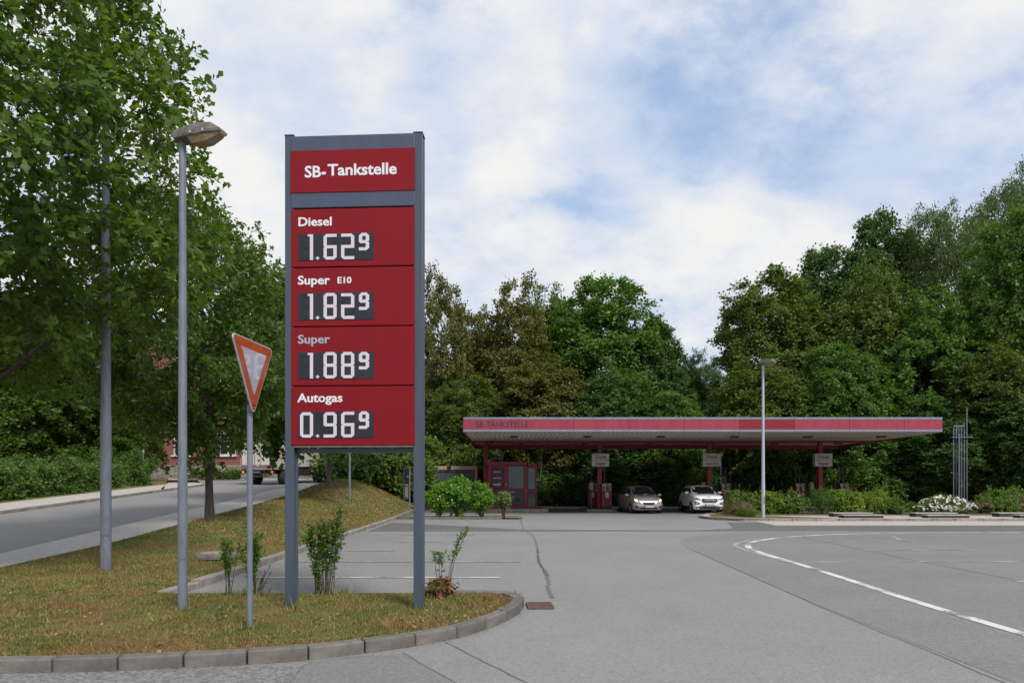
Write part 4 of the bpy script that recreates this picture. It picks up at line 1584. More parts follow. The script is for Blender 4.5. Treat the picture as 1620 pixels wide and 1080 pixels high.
class Car:
    """front towards -y; rows of the lower body: y, lowest z, half width low, half width mid, half width shoulder, shoulder z, centre z"""

    def __init__(s, name, label, loc, rz, paint, body, cabin):
        s.t = thing(name, label, 'car', loc, rz)
        rings = []
        for (y, zl, wl, wm, ws, zs, zt) in interp_rows(body, 4):
            zm = zl + (zs - zl) * .52
            half = [(wl * .9, zl), (wl, zl + .05), (wm * .99, zl + (zm - zl) * .5), (wm, zm), (ws + (wm - ws) * .45, zs - (zs - zm) * .4), (ws, zs), (ws * .86, zs + (zt - zs) * .55), (ws * .5, zs + (zt - zs) * .9), (0, zt)]
            rings.append([(x, y, z) for x, z in half] + [(-x, y, z) for x, z in half[-2::-1]])
        mb = MB().loft(rings, 0, True)
        s.bodyme = mb
        mb.build('body', paint, s.t)
        rings = []
        for (y, zb, wb, wr, zt) in interp_rows(cabin, 4):
            half = [(wb, zb), (wb - (wb - wr) * .12, zb + (zt - zb) * .25), (wr + (wb - wr) * .30, zb + (zt - zb) * .72), (wr, zb + (zt - zb) * .90), (wr * .8, zb + (zt - zb) * .975), (wr * .4, zt), (0, zt + .008)]
            rings.append([(x, y, z) for x, z in half] + [(-x, y, z) for x, z in half[-2::-1]])
        mc = MB().loft(rings, 0, True)
        mc.build('cabin', paint, s.t)
        vs = mb.v + mc.v
        fs = mb.f + [[i + len(mb.v) for i in f] for f in mc.f]
        s.bvh = BVHTree.FromPolygons([Vector(v) for v in vs], fs)

    def patch(s, name, poly, m, axis='y', sign=-1, off=.012, parent=None, dens=4):
        """panel let into the body: an outline laid onto its surface (seen along y from the front, or along x from a side)"""
        P = []
        n0 = len(poly)
        for i in range(n0):
            a, b = Vector(poly[i]), Vector(poly[(i + 1) % n0])
            for k in range(dens):
                P.append(a + (b - a) * k / dens)
        c = sum(P, Vector((0, 0))) / len(P)

        def proj(p, o):
            if axis == 'y':
                src, d = Vector((p.x, sign * 6, p.y)), Vector((0, -sign, 0))
            else:
                src, d = Vector((sign * 4, p.x, p.y)), Vector((-sign, 0, 0))
            hit = s.bvh.ray_cast(src, d)
            if hit[0] is None:
                near = s.bvh.find_nearest(Vector((p.x, -2.0, p.y)) if axis == 'y' else Vector((sign * .8, p.x, p.y)))
                q = near[0]
            else:
                q = hit[0]
            return q - d * o
        n = len(P)
        vs = [proj(p, -.02) for p in P]
        for f in (1.0, .7, .35):
            vs += [proj(c + (p - c) * f, off) for p in P]
        vs.append(proj(c, off))
        fs = []
        for r in range(3):
            fs += [(r * n + k, r * n + (k + 1) % n, (r + 1) * n + (k + 1) % n, (r + 1) * n + k) for k in range(n)]
        fs += [(3 * n + k, 3 * n + (k + 1) % n, 4 * n) for k in range(n)]
        return MB().add(vs, fs, 0, True).build(name, m, parent or s.t)

    def sym(s, name, poly, m, **k):
        """left and right"""
        par = k.pop('parents', (None, None))
        a = s.patch(name, poly, m, parent=par[0], **k)
        b = s.patch(name, [(-p[0], p[1]) for p in poly][::-1], m, parent=par[1], **k)
        return a, b

    def wheel(s, x, y, r, w, rimm):
        sg = 1 if x > 0 else -1
        o = MB().lathe([(r * .62, -w / 2), (r * .92, -w / 2), (r, -w * .36), (r, w * .36), (r * .92, w / 2), (r * .62, w / 2), (r * .62, -w / 2)], 28, 'x').build('wheel', M_TYRE, s.t, loc=(x, y, r))
        q = MB()
        q.lathe([(r * .64, -w * .3), (r * .64, w * .42), (r * .58, w * .45), (r * .55, w * .2), (r * .1, w * .25)], 28, 'x')
        for k in range(5):
            a = 2 * math.pi * k / 5
            Mx = Matrix.Rotation(a, 4, 'X')
            q.box((w * .36, 0, r * .33), (.03, r * .17, r * .56), M=Mx)
        q.lathe([(r * .14, w * .3), (r * .13, w * .44), (0, w * .45)], 14, 'x')
        rim = q.build('rim', rimm, o)
        if sg < 0:
            rim.rotation_euler = (0, 0, math.pi)

    def arch(s, x, y, r, m):
        sg = 1 if x > 0 else -1
        MB().lathe([(0, -.12), (r, -.12), (r, .012), (r * .9, .014), (r * .9, -.05), (0, -.05)], 28, 'x').build('wheel_arch', m, s.t, loc=(x, y, r * .86), rot=(0, 0, 0 if sg > 0 else math.pi))

    def mirror(s, x, y, z, paint):
        sg = 1 if x > 0 else -1
        o = MB().loft([[(sg * (.0 + a), -.06 + .02 * a, -.07), (sg * (.0 + a), .08, -.06), (sg * (.0 + a), .08, .06), (sg * (.0 + a), -.05, .07)] for a in (0, .10, .20)], smooth=False).build('mirror', paint, s.t, bevel=.025, loc=(x, y, z))
        MB().box((-sg * .05, .03, -.04), (.12, .05, .03)).build('mirror_arm', M_BLACK, o)


def carpaint(name, c, metal, rough=.25):
    m, nt, b = nodes(name)
    b.inputs['Base Color'].default_value = rgb(c)
    b.inputs['Metallic'].default_value = metal
    b.inputs['Roughness'].default_value = rough
    b.inputs['Coat Weight'].default_value = .6
    b.inputs['Coat Roughness'].default_value = .05
    return m


M_TYRE = pmat('tyre_rubber', (.018, .018, .018), (.028, .027, .026), scale=12, rough=.85)
M_RIM = pmat('alloy', (.42, .43, .45), (.34, .35, .37), scale=8, rough=.3, metal=.7)
M_CARGLASS = glassmat('car_glass', (.012, .016, .018), .03)
M_CHROME = pmat('chrome', (.30, .30, .32), rough=.5, metal=.2)
M_HEADL = pmat('headlamp_lens', (.45, .46, .48), (.28, .29, .31), scale=16, rough=.1, spec=.8)
M_PLATE = pmat('number_plate_blank', (.42, .42, .46), (.35, .35, .4), scale=25, rough=.4)
M_EU = pmat('plate_blue', (.02, .05, .28), rough=.4)
M_WARM = emat('headlamp_lit', (1.0, .50, .16), 3.2, (.8, .6, .4))
M_SKID = pmat('skid_silver', (.34, .35, .37), rough=.35, metal=.4)
SILVER = carpaint('silver_paint', (.36, .345, .355), .45, .32)
WHITEP = carpaint('white_paint', (.85, .86, .88), 0.0, .25)

# --- silver car, lamps lit
body = [(-2.13, .36, .50, .55, .46, .58, .60), (-2.05, .24, .70, .76, .66, .72, .76), (-1.88, .20, .80, .87, .76, .84, .90), (-1.55, .19, .83, .90, .80, .93, 1.00),
        (-1.15, .19, .84, .905, .82, .99, 1.08), (-.5, .19, .84, .905, .84, 1.02, 1.06), (.6, .19, .84, .905, .84, 1.05, 1.06), (1.5, .2, .83, .90, .82, 1.06, 1.07), (2.0, .25, .76, .84, .76, 1.03, 1.06), (2.13, .40, .62, .72, .66, .92, .96)]
cabin = [(-1.42, .93, .76, .70, .97), (-1.0, .97, .80, .66, 1.25), (-.45, .99, .82, .62, 1.535), (.1, 1.0, .83, .62, 1.605), (.9, 1.02, .83, .61, 1.595), (1.5, 1.03, .81, .59, 1.54), (1.85, 1.03, .78, .57, 1.40), (2.02, 1.0, .74, .6, 1.06)]
c = Car('silver_car', 'silver compact car with lit headlights facing us under the canopy', (7.62, 41.0, .0), math.radians(5), SILVER, body, cabin)
c.patch('windscreen', [(-.70, 1.05), (.70, 1.05), (.66, 1.2), (.575, 1.50), (.3, 1.53), (-.3, 1.53), (-.575, 1.50), (-.66, 1.2)], M_CARGLASS)
for sg in (-1, 1):
    c.patch('side_window', [(-.95, 1.10), (-.02, 1.10), (-.02, 1.47), (-.42, 1.44)], M_CARGLASS, axis='x', sign=sg)
    c.patch('side_window', [(.06, 1.11), (.95, 1.12), (.9, 1.46), (.06, 1.47)], M_CARGLASS, axis='x', sign=sg)
    c.patch('side_window', [(1.05, 1.13), (1.6, 1.16), (1.4, 1.43), (1.0, 1.46)], M_CARGLASS, axis='x', sign=sg)
    c.patch('door_handle', [(-.12, .98), (.06, .98), (.06, 1.005), (-.12, 1.005)], M_CHROME, axis='x', sign=sg, off=.03)
    c.mirror(sg * .88, -.92, 1.07, SILVER)
    for y in (-1.33, 1.31):
        c.arch(sg * .885, y, .37, M_BLACK)
        c.wheel(sg * .80, y, .315, .21, M_RIM)
a, b = c.sym('headlight', [(-.80, .88), (-.42, .64), (-.46, .60), (-.70, .62), (-.79, .70)], M_HEADL)
c.sym('lamp_bulb', [(-.77, .85), (-.64, .78), (-.66, .70), (-.77, .74)], M_WARM, off=.02, parents=(a, b))
c.sym('headlamp_trim', [(-.60, .72), (-.48, .66), (-.5, .63), (-.6, .64)], M_CHROME, off=.02, parents=(a, b))
g_ = c.patch('grille', [(-.36, .66), (.36, .66), (.30, .54), (.2, .51), (-.2, .51), (-.30, .54)], M_BLACK)
c.patch('grille_bar', [(-.37, .685), (.37, .685), (.36, .65), (-.36, .65)], M_CHROME, off=.025, parent=g_)
c.patch('badge', [(-.06, .69), (.06, .69), (.06, .645), (-.06, .645)], M_CHROME, off=.035, parent=g_)
c.patch('lower_intake', [(-.52, .37), (.52, .37), (.50, .28), (-.50, .28)], M_BLACK)
c.sym('fog_lamp', [(-.80, .52), (-.60, .42), (-.58, .33), (-.72, .31)], M_BLACK)
p_ = c.patch('number_plate', [(-.27, .455), (.27, .455), (.27, .345), (-.27, .345)], M_PLATE, off=.03)
c.patch('plate_band', [(-.27, .455), (-.215, .455), (-.215, .345), (-.27, .345)], M_EU, off=.033, parent=p_)
c.patch('bonnet_seam', [(-.60, .80), (0, .735), (.60, .80), (0, .728)], M_BLACK, off=.004)
c.patch('wiper', [(-.5, 1.065), (.45, 1.075), (.45, 1.062), (-.5, 1.05)], M_BLACK, off=.03)
MB().tube([(0, -.60, 1.50), (0, -.58, 1.44)], .03, 8).build('rear_view_mirror', M_BLACK, c.t)

# --- white crossover
body = [(-2.02, .42, .58, .64, .58, .78, .80), (-1.97, .30, .74, .80, .72, .92, .97), (-1.80, .24, .82, .87, .78, 1.00, 1.05), (-1.4, .22, .84, .88, .80, 1.05, 1.12),
        (-1.0, .22, .85, .885, .81, 1.07, 1.15), (-.4, .22, .85, .885, .82, 1.09, 1.13), (.6, .22, .85, .885, .82, 1.12, 1.14), (1.4, .24, .84, .88, .81, 1.14, 1.16), (1.9, .32, .80, .85, .78, 1.10, 1.14), (2.03, .5, .7, .76, .7, .98, 1.02)]
cabin = [(-1.15, 1.0, .76, .70, 1.07), (-.8, 1.04, .80, .67, 1.30), (-.35, 1.06, .81, .63, 1.555), (.15, 1.07, .82, .63, 1.62), (.9, 1.09, .82, .62, 1.625), (1.45, 1.1, .80, .60, 1.585), (1.75, 1.1, .78, .58, 1.46), (1.95, 1.05, .74, .6, 1.14)]
c = Car('white_car', 'white crossover car parked at the middle pump', (11.22, 40.65, 0), math.radians(-1), WHITEP, body, cabin)
c.patch('windscreen', [(-.71, 1.14), (.71, 1.14), (.67, 1.28), (.585, 1.53), (.3, 1.555), (-.3, 1.555), (-.585, 1.53), (-.67, 1.28)], M_CARGLASS)
for sg in (-1, 1):
    c.patch('side_window', [(-.72, 1.19), (.04, 1.17), (.04, 1.50), (-.30, 1.48)], M_CARGLASS, axis='x', sign=sg)
    c.patch('side_window', [(.12, 1.17), (.98, 1.2), (.92, 1.49), (.12, 1.50)], M_CARGLASS, axis='x', sign=sg)
    c.patch('side_window', [(1.06, 1.22), (1.42, 1.30), (1.3, 1.45), (1.0, 1.48)], M_CARGLASS, axis='x', sign=sg)
    c.patch('sill_cladding', [(-.95, .24), (.92, .24), (.92, .42), (-.95, .42)], M_BLACK, axis='x', sign=sg)
    c.patch('door_handle', [(-.06, 1.02), (.12, 1.02), (.12, 1.05), (-.06, 1.05)], M_CHROME, axis='x', sign=sg, off=.03)
    c.mirror(sg * .86, -.62, 1.2, WHITEP)
    for y in (-1.26, 1.26):
        c.arch(sg * .875, y, .40, M_BLACK)
        c.wheel(sg * .80, y, .335, .21, M_RIM)
    MB().tube([(sg * .64, -.2, 1.60), (sg * .64, .1, 1.655), (sg * .64, 1.2, 1.66), (sg * .63, 1.5, 1.61)], .018, 8).build('roof_rail', M_SKID, c.t)
a, b = c.sym('headlight', [(-.82, .97), (-.46, .86), (-.48, .80), (-.66, .79), (-.78, .84)], M_HEADL)
c.sym('lamp_unit', [(-.75, .93), (-.62, .89), (-.64, .83), (-.74, .86)], M_BLACK, off=.02, parents=(a, b))
g_ = c.patch('grille', [(-.40, .86), (.40, .86), (.46, .76), (.36, .64), (-.36, .64), (-.46, .76)], M_BLACK)
for zz in (.70, .76, .81):
    c.patch('grille_bar', [(-.37, zz + .012), (.37, zz + .012), (.37, zz - .012), (-.37, zz - .012)], M_SKID, off=.025, parent=g_)
c.patch('grille_bar', [(-.42, .88), (.42, .88), (.42, .855), (-.42, .855)], M_CHROME, off=.02, parent=g_)
fa, fb = c.sym('fog_lamp', [(-.83, .74), (-.56, .62), (-.56, .56), (-.80, .54)], M_BLACK)
c.sym('lamp_lens', [(-.77, .68), (-.64, .62), (-.66, .58), (-.77, .59)], M_HEADL, off=.02, parents=(fa, fb))
c.patch('front_cladding', [(-.76, .42), (.76, .42), (.74, .27), (-.74, .27)], M_BLACK)
c.patch('skid_plate', [(-.54, .46), (-.44, .5), (-.40, .40), (.40, .40), (.44, .5), (.54, .46), (.46, .30), (-.46, .30)], M_SKID, off=.02)
c.patch('lower_intake', [(-.40, .42), (.40, .42), (.38, .34), (-.38, .34)], M_BLACK, off=.03)
p_ = c.patch('number_plate', [(-.27, .575), (.27, .575), (.27, .465), (-.27, .465)], M_PLATE, off=.03)
c.patch('plate_band', [(-.27, .575), (-.215, .575), (-.215, .465), (-.27, .465)], M_EU, off=.033, parent=p_)
c.patch('bonnet_seam', [(-.66, 1.0), (0, .955), (.66, 1.0), (0, .948)], M_BLACK, off=.004)
MB().tube([(0, -.50, 1.52), (0, -.48, 1.46)], .03, 8).build('rear_view_mirror', M_BLACK, c.t)

# ================================================================== lorry
lz = h(-16.7, 46.5)
lo = thing('delivery_lorry', 'white box lorry driving away with red brake lights on', 'lorry', (-16.75, 45.0, h(-16.7, 45)), math.radians(-9))
lo.rotation_euler = (math.radians(1.8), 0, math.radians(-9))
M_BOX = pmat('lorry_box_white', (.56, .53, .47), (.46, .44, .39), scale=2, rough=.45, streak=(2, 2, .5))
M_CONT = pmat('contour_red', (.45, .03, .03), rough=.4)
M_TAIL = emat('brake_light', (1.0, .04, .02), 3.5, (.4, .02, .02))
M_CHASSIS = pmat('chassis_black', (.02, .02, .021), (.035, .03, .028), scale=6, rough=.7)
MB().box((0, 3.6, 2.55), (2.5, 7.1, 2.75)).build('cargo_box', M_BOX, lo, bevel=.03)
for s in (-1, 1):
    d_ = MB().box((s * .61, .03, 2.5), (1.18, .05, 2.5)).build('rear_door', M_BOX, lo, bevel=.01)
    MB().tube([(s * .2, -.02, 1.3), (s * .2, -.02, 3.7)], .018, 6).build('lock_bar', M_GALV, d_)
    MB().box((s * 1.14, -.004, 2.5), (.05, .02, 2.4)).build('contour_strip', M_CONT, d_)
    MB().box((s * .6, -.004, 1.30), (1.05, .02, .05)).build('contour_strip', M_CONT, d_)
    lb = MB().box((s * 1.02, .02, .86), (.36, .08, .14)).build('lamp_cluster', M_BLACK, lo, bevel=.01)
    MB().lathe([(0, 0), (.06, 0), (.06, .03), (0, .035)], 12, M=Matrix.Translation((s * 1.02, -.02, .86)) @ Matrix.Rotation(math.radians(90), 4, 'X')).build('brake_light', M_TAIL, lb)
    MB().box((s * 1.0, .03, .62), (.42, .03, .3)).build('mud_flap', pmat('mudflap', (.2, .2, .21), rough=.6) if s < 0 else bpy.data.materials['mudflap'], lo)
    for y in (1.6, 6.9):
        w_ = MB().lathe([(.3, -.22), (.46, -.22), (.5, -.18), (.5, .18), (.46, .22), (.3, .22)], 24, 'x').build('wheel', M_TYRE, lo, loc=(s * .98, y, .5))
        MB().lathe([(.3, .15), (.2, .02), (.1, .1), (0, .1)], 18, 'x').build('rim', M_GALVD, w_, rot=(0, 0, 0 if s > 0 else math.pi))
MB().box((0, .0, 1.17), (2.5, .12, .1)).build('rear_sill', M_GALVD, lo, bevel=.01)
MB().box((0, 4.2, .85), (.9, 8.0, .3)).build('chassis', M_CHASSIS, lo)
MB().box((0, .08, .58), (2.2, .1, .12)).build('underrun_bar', M_CHASSIS, lo)
MB().box((1.1, 4.2, .8), (.2, 3.0, .45)).build('side_guard', M_CHASSIS, lo)
MB().tube([(-.6, .2, .85), (-.3, .2, .85), (.1, .2, .85)], .1, 10).build('air_tank', M_GALVD, lo)
cabm = MB().box((0, 8.3, 1.75), (2.45, 2.0, 2.5)).build('cab', M_BOX, lo, bevel=.12, seg=3)

# ================================================================== brick building beyond the road
M_BRICK, nt_, b_ = nodes('red_brick')
bt = nt_.nodes.new('ShaderNodeTexBrick')
bt.inputs['Color1'].default_value = (.21, .062, .048, 1)
bt.inputs['Color2'].default_value = (.15, .045, .036, 1)
bt.inputs['Mortar'].default_value = (.2, .14, .12, 1)
bt.inputs['Scale'].default_value = 1.0
bt.inputs['Brick Width'].default_value = .25
bt.inputs['Row Height'].default_value = .083
bt.inputs['Mortar Size'].default_value = .007
mp_ = nt_.nodes.new('ShaderNodeMapping')
mp_.inputs['Rotation'].default_value = (math.radians(90), 0, 0)
tc_ = nt_.nodes.new('ShaderNodeTexCoord')
nt_.links.new(tc_.outputs['Object'], mp_.inputs[0])
nt_.links.new(mp_.outputs[0], bt.inputs['Vector'])
nt_.links.new(bt.outputs['Color'], b_.inputs['Base Color'])
b_.inputs['Roughness'].default_value = .85
M_STONE = pmat('rough_stone', (.26, .225, .19), (.17, .15, .125), scale=1.4, rough=.9, bump=.6, bscale=6, vary=.15)
M_WHITEW = pmat('white_window_paint', (.62, .62, .62), (.52, .52, .52), scale=4, rough=.5)
bd = thing('brick_building', 'long red brick building with a stone base and white windows beyond the road', 'building', (0, 62.6, 2.2))
bx0, bx1 = -60.0, -12.5
wins = [(-30.3 + 4.2 * k, zf) for k in range(-7, 5) for zf in (2.2, 5.6, 9.0)]
mb = MB()
hw = .78
cols_ = sorted({bx0, bx1} | {x + s * hw for x, _ in wins for s in (-1, 1)})
zs_ = [1.32, 2.2, 4.1, 5.6, 7.5, 9.0, 10.9, 12.0]
for a_, b2 in zip(cols_[:-1], cols_[1:]):
    isw = any(abs((a_ + b2) / 2 - x) < .1 for x, _ in wins)
    if not isw:
        mb.box(((a_ + b2) / 2, .2, (1.32 + 12.0) / 2), (b2 - a_, .4, 12.0 - 1.32))
    else:
        for (z0, z1) in ((1.32, 2.2), (4.1, 5.6), (7.5, 9.0), (10.9, 12.0)):
            mb.box(((a_ + b2) / 2, .2, (z0 + z1) / 2), (b2 - a_, .4, z1 - z0))
mb.box(((bx0 + bx1) / 2, 9.8, 6.4), (bx1 - bx0 - .02, .4, 11)); mb.box((bx1 - .2, 5, 6.4), (.4, 9.2, 11)); mb.box((bx0 + .2, 5, 6.4), (.4, 9.2, 11))
mb.build('wall', M_BRICK, bd)
nb = 22
rb_ = random.Random(8)
for i in range(nb):      # courses of the stone base
    for j in range(2):
        a_ = bx0 + (bx1 - bx0) * (i + (.5 if j else 0)) / nb
        b2 = min(a_ + (bx1 - bx0) / nb - .03, bx1)
        MB().box(((a_ + b2) / 2, .14 + rb_.uniform(-.02, .02), -.2 + .775 * j + .37), (b2 - a_, .55, .75)).build('base_stone', M_STONE, bd, bevel=.03)
for x, zf in wins:
    fr = MB()
    fr.box((x, .16, zf + .05), (1.56, .1, .1)); fr.box((x, .16, zf + 1.85), (1.56, .1, .1)); fr.box((x - .73, .16, zf + .95), (.1, .1, 1.7)); fr.box((x + .73, .16, zf + .95), (.1, .1, 1.7)); fr.box((x, .16, zf + .95), (.09, .08, 1.7)); fr.box((x - .365, .16, zf + 1.3), (.63, .08, .07)); fr.box((x + .365, .16, zf + 1.3), (.63, .08, .07))
    wn = fr.build('window', M_WHITEW, bd)
    MB().box((x, -.04, zf - .07), (1.8, .3, .13)).build('sill', M_WHITEW, wn)
    MB().box((x, .2, zf + .95), (1.46, .02, 1.8)).build('pane', M_GLASS, wn)
    MB().box((x, .0, zf + 2.02), (1.8, .1, .22)).build('lintel', M_STONE, wn)
MB().prism([(0, 12.0), (5, 15.5), (10, 12.0)], -24, 24).build('roof', pmat('slate_roof', (.07, .07, .08), rough=.7), bd, loc=((bx0 + bx1) / 2, 0, 0), rot=(0, 0, math.radians(90)))
gr = thing('guard_rail', 'low grey guard rail in front of the stone base beyond the mound', 'guard rail', (-16.5, 58.4, h(-16.5, 58.4)))
for z in (.62, .86):
    MB().box((0, 0, z), (6.4, .06, .12)).build('rail', M_GALVD, gr, bevel=.01)
for k in range(4):
    MB().box((-3 + 2 * k, .06, .45), (.08, .08, .95)).build('rail_post', M_GALVD, gr)

# ================================================================== notice board, bin, vent pipes, low planters
nbd = thing('notice_board', 'narrow grey notice board on two legs beside the grassy slope', 'notice board', (-5.86, 38.0, h(-5.86, 38) + .08), math.radians(-55))
for s in (-1, 1):
    MB().tube([(s * .36, 0, -.1), (s * .36, 0, 2.30)], .03, 8).build('leg', M_GALV, nbd)
MB().box((0, 0, 2.31), (.78, .06, .06)).build('top_rail', M_GALV, nbd, bevel=.01)
up = MB().box((0, 0, 1.88), (.66, .04, .78)).build('upper_panel', M_TRIMGREY, nbd)
MB().box((-.24, -.024, 1.86), (.10, .008, .34)).build('red_mark', M_FASRED, up)
MB().prism([(-.17, 1.72), (-.02, 1.72), (.02, 1.86), (-.02, 2.0), (-.17, 2.0), (-.08, 1.86)], -.028, -.02).build('blue_mark', M_EU, up)
MB().box((.14, -.024, 1.84), (.22, .008, .10)).build('pale_mark', M_PALE, up)
lp = MB().box((0, 0, 1.02), (.66, .04, .86)).build('lower_panel', M_GALVD, nbd)
po_ = MB().box((0, -.024, 1.02), (.34, .008, .78)).build('poster', M_WHITEW, lp)
MB().box((0, -.030, 1.31), (.26, .006, .08)).build('poster_heading', M_FASRED, po_)
MB().box((0, -.030, .68), (.26, .006, .06)).build('poster_footer', M_BLACK, po_)
bn = thing('waste_bin', 'blue waste bin half hidden behind the right sign post', 'bin', (-5.45, 39.6, h(-5.45, 39.6) + .06))
M_BLUE = pmat('bin_blue', (.02, .10, .22), (.02, .08, .18), scale=4, rough=.5)
MB().loft([[(a * r, b * r, z) for a, b in ((-1, -1), (1, -1), (1, 1), (-1, 1))] for r, z in ((.20, 0), (.26, .9))], smooth=False).build('tub', M_BLUE, bn, bevel=.02)
MB().box((0, 0, .94), (.58, .58, .07)).build('lid', M_BLUE, bn, bevel=.02)

vp = thing('vent_pipes', 'row of tall galvanised tank vent pipes standing in the planting', 'pipes', (26.0, 40.0, h(26, 40) * .6))
for i, (px_, top) in enumerate(((1508.5, 673.5), (1513.0, 673.5), (1516.5, 673.5), (1521.0, 673.5), (1525.2, 667), (1529.5, 645))):
    x = (px_ - 810) * 40 / 1080 - 26.0
    zt = EYE + (768 - top) * 40 / 1080 - vp.location.z
    MB().tube([(x, 0, -.2), (x, 0, zt)], .030, 8).build('pipe', M_GALVD, vp)
x0_, x1_ = (1508.5 - 810) * 40 / 1080 - 26, (1525.2 - 810) * 40 / 1080 - 26
zt = EYE + (768 - 673.5) * 40 / 1080 - vp.location.z
MB().tube([(x0_, 0, zt - .06), (x0_ + .05, 0, zt), (x1_, 0, zt)], .032, 8).build('top_pipe', pmat('rusty_pipe', (.25, .15, .12), (.2, .19, .2), scale=6, rough=.6), vp)
MB().tube([((1515 - 810) * 40 / 1080 - 26, -.12, -.2), ((1515 - 810) * 40 / 1080 - 26, -.12, EYE + (768 - 687) * 40 / 1080 - vp.location.z)], .045, 8).build('pipe', M_GALVD, vp)
MB().box(((x0_ + x1_) / 2 + .12, -.02, EYE + (768 - 691.5) * 40 / 1080 - vp.location.z), (x1_ - x0_ + .55, .22, .05)).build('cross_bar', M_GALVD, vp)

M_SLABTOP = pmat('weathered_plank', (.40, .385, .365), (.28, .265, .25), scale=5, rough=.85, streak=(.4, 3, 1))
M_SLABSIDE = pmat('dark_timber', (.03, .026, .025), (.06, .05, .045), scale=5, rough=.85, streak=(.4, 1, 3))
for (xa, xb, xc, xd, lab) in ((15.5, 17.4, 15.4, 17.3, 'low dark timber bench slabs in front of the green hedge'),
                              (19.45, 21.5, 19.3, 21.3, 'low dark timber bench slabs in front of the white roses'),
                              (23.5, 25.9, 23.6, 26.6, 'low dark timber bench slabs at the edge of the ground cover')):
    t = thing('timber_bench', lab, 'bench', (0, 0, .10))
    for (a_, b2, y0, y1, zt) in ((xa, xb, 32.9, 33.5, .16), (xc, xd, 31.7, 32.25, .11)):
        q = MB().box(((a_ + b2) / 2, (y0 + y1) / 2, zt / 2), (b2 - a_ - .06, y1 - y0 - .06, zt)).build('frame', M_SLABSIDE, t)
        for k in range(3):
            w3 = (y1 - y0) / 3
            MB().box(((a_ + b2) / 2, y0 + w3 * (k + .5), zt + .02), (b2 - a_, w3 - .015, .04)).build('plank', M_SLABTOP, q, bevel=.004)


# ================================================================== vegetation
OAK = [(0, 0), (.22, .16), (.36, .11), (.68, .31), (.86, .14), (1, 0), (.86, -.14), (.68, -.31), (.36, -.11), (.22, -.16)]
BLADE4 = [(0, 0), (.45, .27), (1, 0), (.45, -.27)]
BROAD6 = [(0, 0), (.28, .42), (.65, .32), (1, 0), (.65, -.32), (.28, -.42)]
LANCE4 = [(0, 0), (.4, .13), (1, 0), (.4, -.13)]


def unit(v):
    return v / np.maximum(np.linalg.norm(v, axis=-1, keepdims=True), 1e-9)


def leaf_verts(pos, axis, normal, size, tmpl, fold=.18):
    n, k = len(pos), len(tmpl)
    a = unit(axis)
    nn = normal - (normal * a).sum(-1, keepdims=True) * a
    nn = unit(nn)
    b = np.cross(nn, a)
    t = np.array(tmpl)
    u = (t[:, 0])[None, :, None]
    v = (t[:, 1])[None, :, None]
    s = size[:, None, None]
    P = pos[:, None, :] + s * (u * a[:, None, :] + v * b[:, None, :] + (fold * np.abs(v) - .12 * u * u) * nn[:, None, :])
    return P.reshape(-1, 3)


def foliage(rng, C, out, twigs, per, L, spread, size, tmpl, up=.25, droop=.15, flat=.8, tip=.12):
    """leaves on twigs that grow out of the clump centres C"""
    n = len(C)
    c = np.repeat(C, twigs, 0)
    o = np.repeat(out, twigs, 0)
    d = unit(o * .55 + rng.normal(0, .62, (n * twigs, 3)) + np.array([0, 0, up]))
    l = L * rng.uniform(.55, 1.25, (n * twigs, 1))
    t = rng.uniform(tip, 1.05, (n * twigs, per, 1)) ** .8
    pos = c[:, None, :] + d[:, None, :] * l[:, None, :] * t + rng.normal(0, spread, (n * twigs, per, 3))
    pos[:, :, 2] -= (t[:, :, 0] ** 2) * l[:, :] * droop
    pos = pos.reshape(-1, 3)
    dd = np.repeat(d, per, 0)
    m = len(pos)
    axis = dd * .6 + rng.normal(0, .6, (m, 3)) + np.array([0, 0, -droop])
    normal = rng.normal(0, .5, (m, 3)) + np.array([0, 0, flat * .6]) + np.repeat(np.repeat(out, twigs, 0), per, 0) * .7
    sz = size * rng.uniform(.6, 1.3, m)
    return leaf_verts(pos, axis, normal, sz, tmpl), (c, d, l[:, 0])


def crown_points(rng, n, Hh, base, R, inner=.35, top=1.0, lump=.2, bottom=.75):
    """clump centres: an uneven ellipsoid, fuller outside"""
    u = unit(rng.normal(0, 1, (n, 3)))
    r = inner + (1 - inner) * rng.random(n) ** .55
    ph = rng.uniform(0, 6.28, 6)
    f = 1 + lump * (np.sin(u[:, 0] * 3.3 + ph[0] + u[:, 2] * 2) + np.sin(u[:, 1] * 4.1 + ph[1]) * .8 + np.sin(u[:, 2] * 5.3 + u[:, 0] * 2.2 + ph[2]) * .8 + .6 * np.sin(u[:, 0] * 8 + u[:, 1] * 7 + ph[3])) / 1.8
    cz = base + (Hh - base) * .45
    x = u[:, 0] * r * f * R
    y = u[:, 1] * r * f * R
    z = np.where(u[:, 2] > 0, cz + u[:, 2] * r * f * (Hh - cz) * top, cz + u[:, 2] * r * f * (cz - base) * bottom * 1.3)
    P = np.stack([x, y, z], -1)
    out = unit(np.stack([x / R, y / R, (z - cz) / max(Hh - cz, .1)], -1) + 1e-6)
    return P, out


